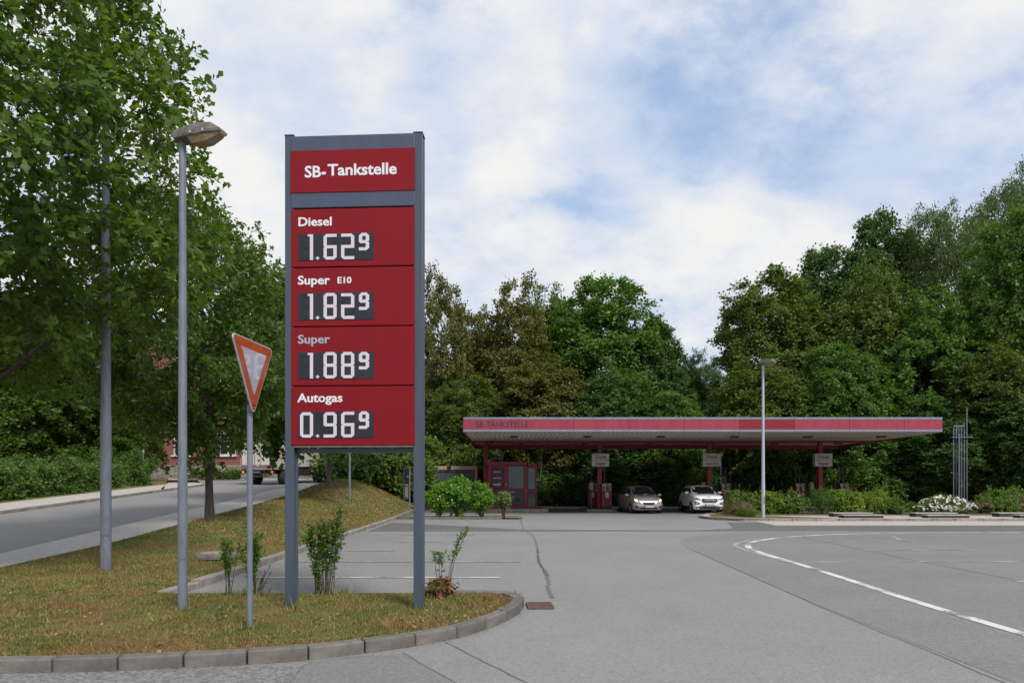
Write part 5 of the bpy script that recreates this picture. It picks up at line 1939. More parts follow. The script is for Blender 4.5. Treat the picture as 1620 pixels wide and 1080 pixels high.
def skeleton(rng, Hh, base, R, tr, nl, lean=(0, 0), sides=8, wob=.04):
    mb = MB()
    pts, rad = [], []
    n = 9
    for i in range(n):
        t = i / (n - 1)
        z = -.25 + (Hh * .86 + .25) * t
        pts.append(Vector((lean[0] * t * t + rng.normal(0, wob) * t * 2, lean[1] * t * t + rng.normal(0, wob) * t * 2, z)))
        rad.append(tr * (1.35 if i == 0 else 1) * (1 - .88 * t ** .9))
    mb.tube(pts, rad, sides)
    nodes_ = []

    def on_trunk(z):
        t = min(max((z + .25) / (Hh * .86 + .25), 0), .999) * (n - 1)
        i = int(t)
        return pts[i].lerp(pts[i + 1], t - i), rad[i] + (rad[i + 1] - rad[i]) * (t - i)
    for i in range(3, n):
        nodes_.append((pts[i], rad[i]))
    ga = rng.uniform(0, 6.28)
    for k in range(nl):
        f = (k + .5) / nl
        z0 = base * 1.0 + (Hh * .76 - base * 1.0) * f
        p0, r0 = on_trunk(z0)
        a = ga + k * 2.4 + rng.normal(0, .25)
        reach = R * (.85 - .45 * f) * rng.uniform(.75, 1.1)
        rise = reach * (.25 + .9 * f) * rng.uniform(.7, 1.3)
        ps, rs = [], []
        m = 6
        for j in range(m):
            t = j / (m - 1)
            q = Vector((p0.x + math.cos(a) * reach * t, p0.y + math.sin(a) * reach * t, p0.z + rise * t ** 1.3)) + Vector(rng.normal(0, .035 * R, 3)) * t
            ps.append(q)
            rs.append(max(r0 * .5 * (1 - .85 * t), .008))
        mb.tube(ps, rs, max(sides - 2, 4), cap=False)
        nodes_ += list(zip(ps[1:], rs[1:]))
    return mb, nodes_


def branches(mb, rng, nodes_, C, rmax=.03, sides=4, every=1, maxd=9.0):
    N_ = np.array([p for p, r in nodes_])
    for c in C[::every]:
        d = N_ - c
        cost = np.linalg.norm(d, axis=1) + np.maximum(d[:, 2], 0) * 1.5
        i = int(np.argmin(cost))
        if np.linalg.norm(d[i]) > maxd:
            continue
        p = Vector(nodes_[i][0]); q = Vector(c)
        mid = p.lerp(q, .5) + Vector(rng.normal(0, .06, 3)) * (q - p).length - Vector((0, 0, .08)) * (q - p).length
        r = min(nodes_[i][1] * .7, rmax)
        mb.tube([p, mid, q], [r, r * .7, r * .3], sides, cap=False)


def make_tree(seed, Hh, base, R, tr, clumps, twigs, per, L, spread, size, tmpl, leafm, barkm, nl=10, lean=(0, 0), sides=8, every=1,
              inner=.35, lump=.2, twig_r=0.0, up=.25, droop=.15, bottom=.75, flat=.8, name='tree', rmax=.03, tip=.12):
    rng = np.random.default_rng(seed)
    C, out = crown_points(rng, clumps, Hh, base, R, inner, 1.0, lump, bottom)
    C[:, 0] += lean[0] * .8
    C[:, 1] += lean[1] * .8
    mb, nd = skeleton(rng, Hh, base, R, tr, nl, lean, sides)
    branches(mb, rng, nd, C, rmax, 4, every, 1.15 if tmpl is OAK else 9.0)
    v, (c, d, l) = foliage(rng, C, out, twigs, per, L, spread, size, tmpl, up, droop, flat, tip)
    if twig_r > 0:
        for i in range(0, len(c)):
            p = Vector(c[i]); q = p + Vector(d[i]) * l[i]
            mb.tube([p, q], [twig_r, twig_r * .4], 3, cap=False)
    crown = mesh_np('crown', v, len(tmpl), leafm)
    trunk = mb.mesh('trunk', barkm)
    return trunk, crown


M_OAKLEAF = leafmat('oak_leaf', [(0.045, 0.095, 0.014), (0.07, 0.135, 0.018), (0.105, 0.18, 0.024), (0.135, 0.21, 0.032)], 0.48, .45)
M_OAKLEAF2 = leafmat('oak_leaf_far', [(0.048, 0.095, 0.015), (0.074, 0.138, 0.02), (0.112, 0.185, 0.028)], 0.45, .5)
M_BROWNLEAF = leafmat('bronze_leaf', [(0.062, 0.084, 0.018), (0.1, 0.112, 0.024), (0.145, 0.135, 0.032), (0.09, 0.13, 0.024)], 0.36, .55, .22)
M_OLIVE = leafmat('olive_leaf', [(0.055, 0.105, 0.018), (0.088, 0.14, 0.022), (0.135, 0.165, 0.032)], 0.38, .55, .22)
M_GREEN = leafmat('green_leaf', [(0.045, 0.11, 0.018), (0.08, 0.165, 0.026), (0.125, 0.215, 0.038)], 0.4, .5, .25)
M_DARKG = leafmat('dark_leaf', [(0.032, 0.08, 0.02), (0.056, 0.12, 0.026), (0.088, 0.155, 0.034)], 0.36, .5, .25)
M_BLUEG = leafmat('bluish_leaf', [(0.062, 0.109, 0.056), (0.093, 0.155, 0.078), (0.124, 0.194, 0.102)], .3, .55)
M_BIRCHL = leafmat('birch_leaf', [(0.05, 0.095, 0.022), (0.075, 0.13, 0.03), (0.105, 0.165, 0.04)], 0.4, .5)
M_LIME = leafmat('lime_leaf', [(0.078, 0.186, 0.019), (0.124, 0.271, 0.028), (0.194, 0.349, 0.046)], .38, .45, 1.2)
M_SHRUB = leafmat('shrub_leaf', [(0.068, 0.128, 0.022), (0.11, 0.185, 0.03), (0.17, 0.225, 0.045)], 0.36, .5, .8)
M_YELLOWG = leafmat('yellow_green_leaf', [(0.1, 0.185, 0.022), (0.165, 0.25, 0.032), (0.25, 0.29, 0.05)], 0.36, .5, .8)
M_HEATH = leafmat('heath_leaf', [(0.085, 0.116, 0.039), (0.155, 0.132, 0.070), (0.264, 0.139, 0.109)], .25, .6, 1.5)
M_HEDGE = leafmat('hedge_leaf', [(0.052, 0.108, 0.022), (0.082, 0.155, 0.03), (0.125, 0.195, 0.042)], 0.36, .5, .7)
M_PINK = leafmat('blush_leaf', [(0.1, 0.19, 0.035), (0.16, 0.21, 0.06), (0.3, 0.21, 0.15)], 0.35, .5, 2.5)
M_SAP = leafmat('sapling_leaf', [(0.075, 0.155, 0.022), (0.115, 0.215, 0.03), (0.17, 0.26, 0.045)], 0.4, .45, 2.0)
M_REDL = leafmat('red_leaf', [(.06, .10, .02), (0.093, 0.093, 0.031), (0.217, 0.085, 0.046), (0.341, 0.109, 0.078)], .25, .55, 3.0)
M_PETAL = pmat('white_petal', (.62, .60, .56), (.52, .50, .46), scale=20, rough=.7)

# ---- the oaks by the road
tr, cr = make_tree(21, 13.0, 2.4, 3.85, .20, 760, 8, 11, .52, .045, .14, OAK, M_OAKLEAF, M_BARK, nl=13, lean=(.1, 0), sides=10, inner=.42, lump=.12, twig_r=.005, droop=.12, flat=.9, rmax=.04, tip=.5)
t = thing('oak_tree', 'large oak overhanging the lawn at the left edge, nearest of the roadside trees', 'tree', (-8.75, 10.6, h(-8.75, 10.6)), 2.9, 'oaks along the pavement')
put('trunk', tr, t); put('crown', cr, t)
tr, cr = make_tree(7, 9.5, 2.15, 2.85, .13, 460, 8, 11, .48, .05, .14, OAK, M_OAKLEAF2, M_BARK, nl=11, lean=(-.35, 0), sides=10, inner=.42, lump=.17, twig_r=.005, droop=.12, flat=.9, rmax=.03, tip=.45)
t = thing('oak_tree', 'roadside oak with a slim dark trunk standing between the lamp post and give way sign', 'tree', (-8.85, 20.0, h(-8.85, 20)), 1.0, 'oaks along the pavement')
put('trunk', tr, t); put('crown', cr, t)
tr, cr = make_tree(9, 9.6, 2.3, 3.2, .15, 300, 9, 9, .7, .09, .19, BROAD6, M_OAKLEAF2, M_BARKG, nl=10, sides=8, inner=.4, lump=.2, droop=.2)
t = thing('oak_tree', 'roadside oak on the mound whose grey trunk shows beneath the price sign', 'tree', (-9.65, 36.0, h(-9.65, 36)), 0, 'oaks along the pavement')
put('trunk', tr, t); put('crown', cr, t)
put_ = put('trunk', tr, None) if False else None
t2 = thing('oak_tree', 'roadside oak crown filling the gap between give way sign and price sign', 'tree', (-9.45, 29.0, h(-9.45, 29)), 2.1, 'oaks along the pavement')
put('trunk', tr, t2, scale=(.9, .9, 1.05)); put('crown', cr, t2, (0, 0, -.55), 0, (1.0, .95, 1.1))

# ---- kinds of wood trees, each built once
KINDS = {}
KINDS['broad'] = make_tree(31, 18, 1.8, 4.4, .26, 560, 10, 12, 1.0, .15, .25, BROAD6, M_GREEN, M_BARKG, nl=12, sides=7, every=2, inner=.5, lump=.15, up=.12, bottom=.95, flat=.85)
KINDS['round'] = make_tree(32, 18, 1.6, 4.5, .24, 600, 10, 12, .9, .14, .23, BROAD6, M_GREEN, M_BARK, nl=12, sides=7, every=2, inner=.55, lump=.11, up=.12, bottom=1.0, flat=.85)
KINDS['open'] = make_tree(33, 18, 2.6, 4.3, .20, 430, 9, 12, .85, .13, .22, BROAD6, M_BROWNLEAF, M_BARKG, nl=14, sides=7, every=1, inner=.5, lump=.19, up=.15, bottom=.9)
KINDS['birch'] = make_tree(34, 18, 3.0, 3.8, .17, 430, 12, 14, 1.25, .11, .17, BLADE4, M_BIRCHL, M_BIRCH, nl=14, sides=7, every=1, inner=.3, lump=.20, up=-.1, droop=.75, flat=.3)


def wood_tree(kind, px, top, hw, Y, mat, label, name='broadleaf_tree', rz=0.0, group='trees of the wood behind the filling station', gz_=None):
    x = (px - 810) * Y / 1080
    g0 = h(x, Y) if gz_ is None else gz_
    Hh = EYE + (768 - top) * Y / 1080 - g0
    R = hw * Y / 1080
    t = thing(name, label, 'tree', (x, Y, g0 - .1), rz, group)
    s = (R / 4.5, R / 4.5, Hh / 18.6)
    for nm, me in zip(('trunk', 'crown'), KINDS[kind]):
        o = put(nm, me, t, scale=s)
        if nm == 'crown':
            o.material_slots[0].link = 'OBJECT'
            o.material_slots[0].material = mat
    return t


W = [('open', 703, 428, 50, 57, M_BROWNLEAF, 'tall thin bronze tree rising just right of the price sign', 0.3),
     ('open', 768, 496, 50, 62, M_OLIVE, 'lower olive tree between the two bronze crowns', 1.9),
     ('open', 812, 446, 66, 59, M_BROWNLEAF, 'bronze brown tree with a ragged top above the canopy lettering', 2.7),
     ('broad', 878, 462, 62, 66, M_OLIVE, 'olive tree behind the left of the bright green crown', 4.0),
     ('round', 950, 444, 88, 61, M_GREEN, 'big rounded bright green tree in the middle of the wood', 0.9),
     ('broad', 862, 566, 75, 54, M_BROWNLEAF, 'short bronze tree spilling over the left half of the canopy', 5.2),
     ('round', 1032, 508, 54, 60, M_DARKG, 'dark green tree on the right shoulder of the rounded crown', 2.2),
     ('broad', 1078, 556, 40, 62, M_DARKG, 'small dark tree at the left edge of the gap of sky', 3.3),
     ('open', 1117, 556, 34, 84, M_BLUEG, 'pale bluish tree standing far back in the gap of sky', 0.5),
     ('broad', 960, 590, 80, 53, M_DARKG, 'dark low tree directly behind the canopy middle', 1.4),
     ('round', 1062, 620, 60, 52, M_GREEN, 'low green tree above the canopy left of the tall pale lamp', 5.9),
     ('open', 735, 590, 60, 53, M_OLIVE, 'low olive tree above the grey shed', 4.4),
     ('broad', 690, 560, 50, 60, M_DARKG, 'dark tree close to the right sign post', 3.0),
     ('round', 1222, 432, 84, 58, M_OLIVE, 'wide olive tree with the leftmost crown right of the sky gap', 2.0),
     ('round', 1305, 398, 76, 63, M_DARKG, 'dark tree behind the wide olive crown', 0.2),
     ('round', 1402, 338, 66, 66, M_DARKG, 'tall dark tree left of the birches', 4.9),
     ('broad', 1372, 425, 70, 55, M_OLIVE, 'yellowish olive tree in front of the tall dark one', 1.1),
     ('birch', 1500, 280, 82, 60, M_BIRCHL, 'tall birch with a pale trunk left of the tallest one', 2.5),
     ('birch', 1590, 234, 80, 63, M_BIRCHL, 'tallest birch at the upper right corner', 0.7),
     ('round', 1622, 330, 80, 50, M_GREEN, 'bright green tree at the right edge in front of the birches', 3.7),
     ('round', 1330, 545, 75, 51, M_GREEN, 'mid green tree above the right half of the canopy', 5.0),
     ('broad', 1455, 470, 80, 52, M_GREEN, 'leafy green tree above the right end of the canopy', 0.4),
     ('round', 1560, 540, 75, 49, M_OLIVE, 'olive green tree right above the vent pipes', 2.9),
     ('broad', 1210, 570, 75, 52, M_OLIVE, 'low olive tree behind the tall pale lamp', 3.9),
     ('broad', 1140, 640, 60, 56, M_DARKG, 'dark tree low in the gap above the canopy', 1.7),
     ('broad', 1640, 600, 70, 46, M_DARKG, 'dark tree at the right edge beyond the ground cover', 1.3),
     ('broad', 1480, 640, 70, 49, M_DARKG, 'dark leafy tree right behind the vent pipes', 5.6)]
for (k, px, top, hw, Y, m, lab, rz) in W:
    wood_tree(k, px, top, hw, Y, m, lab, 'birch_tree' if k == 'birch' else 'broadleaf_tree', rz)
FAR = [('round', 40, 470, 90, 46, M_OAKLEAF2, 'green tree behind the hedge at the far left', 1.0, 150), ('broad', 130, 560, 75, 52, M_DARKG, 'dark tree between the far hedge and the brick building', 2.0, 0),
       ('open', 205, 600, 50, 50, M_OAKLEAF2, 'slim tree whose trunk stands beside the end of the far hedge', 0.0, 0), ('broad', 460, 560, 60, 66, M_DARKG, 'dark tree behind the lorry and price sign', 3.0, 0),
       ('round', 590, 590, 55, 56, M_DARKG, 'dark tree over the bushes seen below the price sign', 4.0, 0)]
for (k, px, top, hw, Y, m, lab, rz, _) in FAR:
    wood_tree(k, px, top, hw, Y, m, lab, 'broadleaf_tree', rz, 'trees across the road')

# ---- undergrowth that closes the wood below the crowns (one mass)
rng = np.random.default_rng(77)
n = 2600
ux = rng.uniform(-8, 52, n)
uy = 50.4 + (rng.random(n) ** 1.5) * 15
ug = H(ux, uy)
dens = (np.sin(ux * .55) + np.sin(ux * 1.3 + 1) * .6 + np.sin(ux * .21 + 2)) * .25
top_ = np.clip((uy - 49.0) * .66 + dens * 1.6, .5, 8.5)
uz = ug + top_ * rng.random(n) ** .8 + .1
Cu = np.stack([ux, uy, uz], -1)
ou = unit(np.stack([rng.normal(0, .3, n), -np.ones(n), rng.uniform(0, .6, n)], -1))
v, _ = foliage(rng, Cu, ou, 7, 8, .75, .12, .25, BLADE4, .2, .2, .8)
tag(put('undergrowth', mesh_np('undergrowth', v, 4, M_GREEN)), kind='stuff')
# a few thin stems in front of the mass
mb = MB()
for k in range(34):
    x, y = rng.uniform(-6, 44), rng.uniform(50.2, 53.5)
    g0 = h(x, y)
    a = rng.normal(0, .25, 2)
    mb.tube([(x, y, g0 - .1), (x + a[0], y, g0 + 1.6), (x + a[0] * 1.5, y + a[1], g0 + 3.6)], [.07, .055, .03], 6, cap=False)
tag(mb.build('undergrowth_stems', M_BARKG), kind='stuff')


# ---- bushes and hedges
def make_bush(seed, Hh, R, clumps, twigs, per, L, size, tmpl, leafm, base=.08, stems=7, depth=None, lump=.2, up=.5, droop=.1, inner=.35, bottom=1.0, stem_r=.016, spread=.03, flat=.7):
    rng = np.random.default_rng(seed)
    C, out = crown_points(rng, clumps, Hh - L * .55, base, max(R - L * .5, .1), inner, 1.0, lump, bottom)
    if depth:
        C[:, 1] *= depth / R
    v, _ = foliage(rng, C, out, twigs, per, L, spread, size, tmpl, up, droop, flat)
    v[:, 2] = np.maximum(v[:, 2], .02)
    mb = MB()
    for k in range(stems):
        c = C[rng.integers(0, clumps)]
        a = rng.uniform(0, 6.28)
        b0 = Vector((math.cos(a) * R * .13, math.sin(a) * R * .13, -.1))
        q = Vector(c)
        mb.tube([b0, b0.lerp(q, .5) + Vector((0, 0, .1)), q], [stem_r, stem_r * .75, stem_r * .35], 5, cap=False)
    return mb.mesh('stem', M_TWIG), mesh_np('foliage', v, len(tmpl), leafm)


def bush(name, label, cat, meshes, loc, rz=0.0, scale=None, group=None, mat=None):
    t = thing(name, label, cat, loc, rz, group)
    put('stem', meshes[0], t, scale=scale)
    f = put('foliage', meshes[1], t, scale=scale)
    if mat:
        f.material_slots[0].link = 'OBJECT'
        f.material_slots[0].material = mat
    return t


def petals(name, parent, rng, C, r, per, m=M_PETAL, zlift=0.0):
    n = len(C)
    pos = np.repeat(C, per, 0)
    nn = unit(rng.normal(0, .7, (n * per, 3)) + np.array([0, -.5, .6]))
    ax = np.cross(nn, unit(rng.normal(0, 1, (n * per, 3))))
    v = leaf_verts(pos, ax, nn, r * rng.uniform(.7, 1.2, n * per), [(-.1, 0), (.4, .5), (1, .3), (1, -.3), (.4, -.5)], .2)
    return put(name, mesh_np(name, v, 5, m), parent)


# three lime shrubs and the blushing little standard in the bed
S1 = make_bush(51, 1.95, .68, 70, 8, 11, .36, .085, BROAD6, M_LIME, base=.45, stems=16, lump=.16, stem_r=.022, bottom=.9)
S2 = make_bush(52, 1.95, .72, 80, 8, 11, .36, .085, BROAD6, M_LIME, base=.40, stems=18, lump=.18, stem_r=.024, bottom=.9)
by = 33.2
b1 = bush('lime_shrub', 'left bright lime green shrub in the bed, partly behind the sign post', 'shrub', S1, ((694 - 810) * by / 1080, by, .08), .5, (1.02, 1, .84), 'lime shrubs in the parking bed')
b2 = bush('lime_shrub', 'tallest bright lime green shrub in the middle of the bed', 'shrub', S2, ((724 - 810) * by / 1080, by + .1, .08), 0, (1.03, 1, 1.06), 'lime shrubs in the parking bed')
b3 = bush('lime_shrub', 'right bright lime green shrub in front of the kiosk corner', 'shrub', S1, ((762 - 810) * by / 1080, by, .08), 2.4, (.86, .9, .86), 'lime shrubs in the parking bed')
rp = np.random.default_rng(3)
for b_, R_, H_ in ((b1, .6, 1.35), (b2, .65, 1.6), (b3, .5, 1.35)):
    C, o_ = crown_points(rp, 22, H_, .5, R_, .9)
    petals('blossom', b_, rp, C, .05, 4)
S3 = make_bush(53, 1.25, .42, 34, 6, 8, .24, .07, BROAD6, M_PINK, base=.5, stems=14, lump=.2, stem_r=.02, bottom=.7)
bush('blush_shrub', 'small pink tinged shrub on a bare stem in front of the kiosk', 'shrub', S3, ((797 - 810) * by / 1080, by, .08), 0, None)

# hedge row on the island
HS = [make_bush(61 + i, 1.25, .95, 100, 7, 9, .34, .085, BROAD6, M_SHRUB, base=.06, stems=10, depth=.75, lump=.22, up=.55) for i in range(3)]
HF = make_bush(65, 1.2, .9, 70, 8, 12, .55, .12, LANCE4, M_YELLOWG, base=.1, stems=12, depth=.7, lump=.25, up=.9, droop=.35)
HW = make_bush(66, 1.35, .75, 60, 9, 13, .60, .085, LANCE4, M_GREEN, base=.1, stems=14, depth=.6, lump=.25, up=1.2, droop=.15)
hy = 36.2
row = [(HS[0], 1172, 1.0, 1.02, M_SHRUB, 'green island shrub nearest the white car', .3), (HS[1], 1212, 1.05, .98, M_YELLOWG, 'yellowish island shrub directly behind the tall pale lamp', 1.7), (HS[2], 1252, .9, .92, M_SHRUB, 'island shrub right of the tall pale lamp', 3.0),
       (HW, 1300, 1.0, .98, M_GREEN, 'feathery upright shrub in the middle of the island row', 0.0), (HS[0], 1340, 1.05, 1.06, M_YELLOWG, 'broad leaved yellow green shrub behind the left timber bench', 4.0),
       (HF, 1384, 1.1, 1.1, M_YELLOWG, 'bright fern like shrub at the right end of the island row', 0.0), (HS[1], 1412, .7, .7, M_SHRUB, 'low shrub ending the island row', 0.2)]
for (ms, px, sx_, sz, m, lab, rz) in row:
    bush('island_shrub', lab, 'shrub', ms, ((px - 810) * hy / 1080, hy, .10), rz if rz < 3.5 else 0.1, (sx_, .9, sz), 'shrubs of the pavement island', m)
# upright sprouts over the row
rng = np.random.default_rng(9)
SP = []
for k in range(26):
    px = rng.uniform(1165, 1400)
    x = (px - 810) * hy / 1080
    SP.append((x, hy + rng.uniform(-.3, .3), rng.uniform(1.2, 1.65)))
mbs = MB()
lv = []
for (x, y, hh) in SP:
    a = rng.normal(0, .14, 2)
    mbs.tube([(x, y, .6), (x + a[0], y + a[1], hh + .1)], [.008, .004], 4, cap=False)
    n = 14
    t_ = rng.uniform(.2, 1, n)
    pos = np.stack([x + a[0] * t_, y + a[1] * t_, .6 + (hh - .5) * t_], -1)
    lv.append(leaf_verts(pos, rng.normal(0, 1, (n, 3)) + np.array([0, 0, .5]), rng.normal(0, .6, (n, 3)) + np.array([0, -.3, 1]), rng.uniform(.06, .12, n), LANCE4))
t = thing('shrub_sprouts', 'thin upright sprouts growing out above the island shrub row', 'shrub', (0, 0, 0))
mbs.build('stem', M_TWIG, t)['kind'] = 'stuff'
put('foliage', mesh_np('foliage', np.concatenate(lv), 4, M_YELLOWG), t)
HT = make_bush(68, .62, .85, 90, 8, 10, .22, .05, BLADE4, M_HEATH, base=.03, stems=6, depth=.8, lump=.12, up=.5)
bush('heath_shrub', 'low pinkish heath at the left tip of the island', 'shrub', HT, ((1168 - 810) * 34.2 / 1080, 34.2, .10), 0, (.9, .9, 1.35))
bush('heath_shrub', 'flat green juniper mat in front of the lamp foot', 'shrub', HT, ((1186 - 810) * 33.2 / 1080, 33.2, .10), 1.5, (.95, .7, .72), None, M_SHRUB)
# white roses
RB = make_bush(71, 1.0, 1.2, 110, 7, 9, .30, .07, BROAD6, M_SHRUB, base=.05, stems=8, depth=.7, lump=.18)
rb = bush('rose_bush', 'bush covered in white roses behind the middle timber bench', 'shrub', RB, ((1492 - 810) * 35.2 / 1080, 35.2, .10), 0, (1.12, .85, .92))
C, o_ = crown_points(rng, 240, .92, .1, 1.22, .93)
C[:, 1] = C[:, 1] * .75 - .04
k = (C[:, 1] < .15) & (C[:, 2] > .28)
petals('roses', rb, rng, C[k], .085, 5)['kind'] = 'stuff'
bush('island_shrub', 'loose yellow green shrub behind the white roses', 'shrub', HF, ((1488 - 810) * 37.2 / 1080, 37.2, .12), .8, (1.1, .8, .85), 'shrubs of the pavement island', M_SHRUB)
# ground cover running out on the right
GC = [make_bush(73 + i, .85, 1.5, 110, 7, 9, .30, .085, BROAD6, M_SHRUB, base=.03, stems=5, depth=1.1, lump=.2, up=.5) for i in range(2)]
gcs = [(1545, 37.2, .8, M_HEATH, 'olive ground cover shrub right of the white roses'), (1580, 37.0, .95, M_SHRUB, 'low mixed ground cover by the right timber bench'), (1618, 37.4, 1.0, M_HEATH, 'reddish ground cover at the right picture edge'),
       (1660, 37.2, 1.0, M_SHRUB, 'green ground cover running out of the picture on the right'), (1590, 39.6, 1.5, M_SHRUB, 'taller wild shrub behind the ground cover'), (1440, 39.0, .6, M_SHRUB, 'low scrub between the hedge row and the roses')]
for i, (px, y, s, m, lab) in enumerate(gcs):
    bush('ground_cover_shrub', lab, 'shrub', GC[i % 2], ((px - 810) * y / 1080, y, h((px - 810) * y / 1080, y) * .8 + .1), i * 1.3, (1, 1, s), 'ground cover shrubs on the right', m)

# big bushes on the slope left of the shed
BB = [make_bush(81 + i, 3.2, 2.0, 170, 8, 10, .60, .16, BROAD6, M_HEDGE, base=.05, stems=8, lump=.22, up=.4) for i in range(2)]
bbs = [(600, 42.5, 1.0, .95, M_HEDGE, 'large dark bush on the slope beneath the price sign'), (560, 45.5, 1.0, 1.0, M_HEDGE, 'dark bush beside the far lamp post on the mound'), (640, 43.5, 1.0, 1.05, M_SHRUB, 'big bush behind the notice board'),
       (668, 47.6, 1.0, 1.28, M_SHRUB, 'yellow green bush rising over the shed roof by the sign post'), (722, 48.6, 1.1, 1.35, M_OLIVE, 'olive bush rising over the right half of the shed'), (618, 49.5, 1.2, 1.4, M_DARKG, 'tall dark bush at the back of the slope'),
       (540, 50, 1.0, .9, M_HEDGE, 'low bush left of the far lamp post')]
for i, (px, y, s, sz, m, lab) in enumerate(bbs):
    x = (px - 810) * y / 1080
    bush('bush', lab, 'bush', BB[i % 2], (x, y, h(x, y) + .02), i * .9, (s, s, sz), 'bushes on the slope left of the shed', m)
bx2 = [(1080, 50.2, .9, .85, M_GREEN, 'green bush on the bank between the two cars'), (905, 51, .8, .8, M_DARKG, 'shaded bush on the bank right of the kiosk'), (1260, 50.4, 1.1, 1.0, M_DARKG, 'shaded bush on the bank behind the hedge row'), (1395, 49.4, 1.0, .9, M_GREEN, 'green bush on the bank near the canopy end')]
for i, (px, y, s, sz, m, lab) in enumerate(bx2):
    x = (px - 810) * y / 1080
    bush('bush', lab, 'bush', BB[(i + 1) % 2], (x, y, h(x, y) - .1), i * 2.1, (s, s, sz), 'bushes on the wooded bank', m)


def hedge(label, pts, w, hgt, seed, m, size=.13, dens=26, group='clipped hedges across the road'):
    """hedge along a line: leaves in an uneven box"""
    rng = np.random.default_rng(seed)
    P = resample(pts, .25)
    C, O = [], []
    for p in P:
        for k in range(int(dens * .25 * hgt) + 2):
            a = rng.uniform(-1, 1); b = rng.random()
            side = rng.random() < .75
            if side:
                a = math.copysign(rng.uniform(.75, 1.0), a)
            lump_ = 1 + .14 * math.sin(p.y * 1.3 + seed) + .1 * math.sin(p.y * 3.1 + b * 4)
            z = .1 + b * (hgt * lump_ - .35)
            C.append((p.x + a * w / 2 * lump_ * (1 - .15 * b), p.y + rng.uniform(-.2, .2), h(p.x, p.y) + z))
            O.append((a, rng.uniform(-.3, .3), b - .2))
    C, O = np.array(C), unit(np.array(O))
    v, _ = foliage(rng, C, O, 6, 9, .42, .06, size * 1.15, BLADE4, .35, .12, .7)
    t = thing('hedge', label, 'hedge', (0, 0, 0), 0, group)
    put('foliage', mesh_np('foliage', v, 4, m), t)
    mb = MB()
    for p in P[::4]:
        mb.tube([(p.x, p.y, h(p.x, p.y) - .1), (p.x + rng.uniform(-.2, .2), p.y, h(p.x, p.y) + hgt * .7)], [.03, .012], 5, cap=False)
    mb.build('stem', M_TWIG, t)
    return t


hx = lambda y: road_f(y) - 4.3
hedge('near end of the green hedge across the road, at the left picture edge', [(hx(y) + .3, y) for y in (22.0, 26.5)], 1.5, 1.45, 1, M_HEDGE)
hedge('long middle stretch of green hedge across the road', [(hx(y) + .2, y) for y in (27.2, 32, 36.4)], 1.6, 1.7, 2, M_HEDGE)
hedge('short dark hedge behind the thick lamp pole across the road', [(hx(y), y) for y in (37.2, 40.2)], 1.5, 1.65, 3, M_HEDGE)
hedge('end of the hedge by the thin grey pole across the road', [(hx(y) - .2, y) for y in (41.4, 44.6)], 2.2, 1.95, 4, M_HEDGE)
hedge('low creeping hedge at the foot of the stone base behind the lorry', [(-26.6, 57.6), (-22.2, 57.9)], 1.2, 1.0, 5, M_HEDGE, group='low hedges at the building')


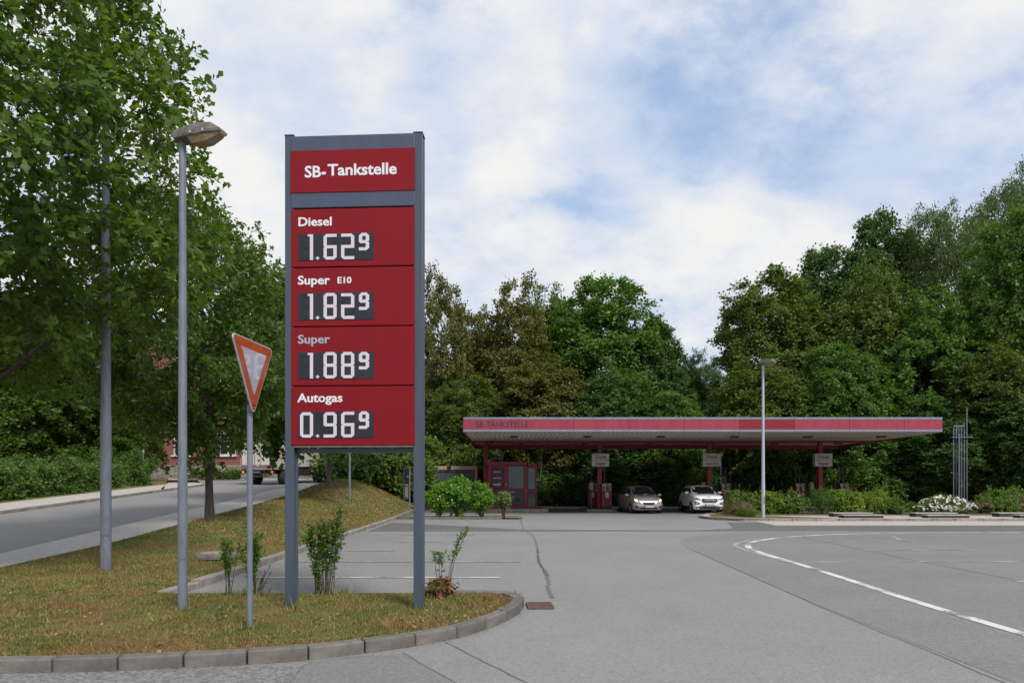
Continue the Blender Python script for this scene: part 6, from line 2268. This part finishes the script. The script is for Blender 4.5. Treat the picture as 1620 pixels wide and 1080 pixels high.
# ---- wild plants at the edge of the turf
def sapling(label, loc, stems, leafm, size, seed, lean=.12, lean_dir=None, bare=.35, n_leaf=46, name='sapling', top_m=None):
    rng = np.random.default_rng(seed)
    t = thing(name, label, 'plant', loc)
    mb = MB()
    lv = []
    for (dx, dy, hh, lx) in stems:
        p0 = Vector((dx, dy, -.04))
        p1 = Vector((dx + lx * .35, dy + rng.normal(0, .02), hh * .5))
        p2 = Vector((dx + lx, dy + rng.normal(0, .04), hh))
        hh *= 1.0
        mb.tube([p0, p1, p2], [.006, .0045, .002], 5, cap=False)
        twigs = [(p1.lerp(p2, f), unit(rng.normal(0, 1, 3) * np.array([1, 1, .3]) + np.array([0, 0, .9]))) for f in rng.uniform(.1, .9, 6)] if n_leaf > 20 else []
        for q, d in twigs:
            L_ = hh * rng.uniform(.10, .2)
            e = q + Vector(d) * L_
            mb.tube([q, e], [.003, .0015], 4, cap=False)
            n = max(n_leaf // 8, 3)
            u = rng.uniform(.1, 1, (n, 1))
            pos = np.array(q)[None] * (1 - u) + np.array(e)[None] * u
            lv.append(leaf_verts(pos, rng.normal(0, .8, (n, 3)) + np.array(d) * .8, rng.normal(0, .5, (n, 3)) + np.array([0, -.2, .9]), size * rng.uniform(.6, 1.25, n), BLADE4))
        n = n_leaf
        u = bare + (1 - bare) * rng.random((n, 1))
        P0, P1, P2 = (np.array(p)[None] for p in (p0, p1, p2))
        pos = np.where(u < .5, P0 + (P1 - P0) * u * 2, P1 + (P2 - P1) * (u * 2 - 1))
        ax = rng.normal(0, 1, (n, 3)) * np.array([1, 1, .4]) + np.array([0, 0, .5])
        lv.append(leaf_verts(pos, ax, rng.normal(0, .5, (n, 3)) + np.array([0, -.2, .9]), size * rng.uniform(.6, 1.25, n), BLADE4))
    mb.build('stem', M_TWIG, t)
    put('foliage', mesh_np('foliage', np.concatenate(lv), 4, leafm), t)
    return t


rng = np.random.default_rng(41)
zl = .085
st = [(rng.normal(0, .07), rng.normal(0, .05), rng.uniform(.68, 1.08), rng.normal(.0, .12)) for _ in range(22)] + [(.06, 0, 1.25, .20), (.04, .02, 1.15, .17), (-.02, 0, .4, -.14), (.03, -.02, .35, -.17)]
sapling('bushy green sapling with many stems between the posts of the price sign', (-2.60, 9.42, zl), st, M_SAP, .055, 5, n_leaf=52)
st = [(rng.normal(0, .03), rng.normal(0, .04), rng.uniform(.5, .85), rng.normal(-.02, .06)) for _ in range(6)] + [(.02, 0, 1.15, .28)]
sapling('thin leafy sapling with a long bare twig left of the give way pole', (-3.92, 9.45, zl), st, M_SAP, .052, 6, n_leaf=50)
st = [(rng.normal(0, .05), rng.normal(0, .04), rng.uniform(.6, .95), rng.normal(.02, .13)) for _ in range(9)]
sapling('leafy sapling growing right behind the give way pole', (-3.60, 9.45, zl), st, M_SAP, .056, 7, n_leaf=64)
st = [(rng.normal(0, .04), rng.normal(0, .03), rng.uniform(.25, .42), rng.normal(.12, .06)) for _ in range(6)]
sapling('reddish low stems right of the give way pole', (-3.48, 9.40, zl), st, M_REDL, .038, 8, n_leaf=16)
st = [(-.02, 0, .62, -.05), (.02, 0, .60, .03), (.0, .02, .58, .0)]
sapling('sparse sapling with leafy tips right of the right sign post', (-1.00, 9.36, zl), st, M_SAP, .05, 9, bare=.72, n_leaf=30, name='sparse_sapling')
st = [(.02, 0, .88, .22), (.02, .01, .95, .30), (.0, 0, .8, .2)]
sapling('leaning sapling with a reddish tip right of the right sign post', (-.92, 9.38, zl), st, M_SAP, .05, 10, bare=.6, n_leaf=34, name='sparse_sapling')
LB = make_bush(91, .30, .2, 30, 5, 7, .12, .05, BROAD6, M_REDL, base=.02, stems=5, lump=.2, up=.2, droop=.3)
bush('red_leaf_plant', 'small red and green leafy clump at the foot of the right sign post', 'plant', LB, (-.98, 9.22, .06), 0, (1.05, .9, .95))
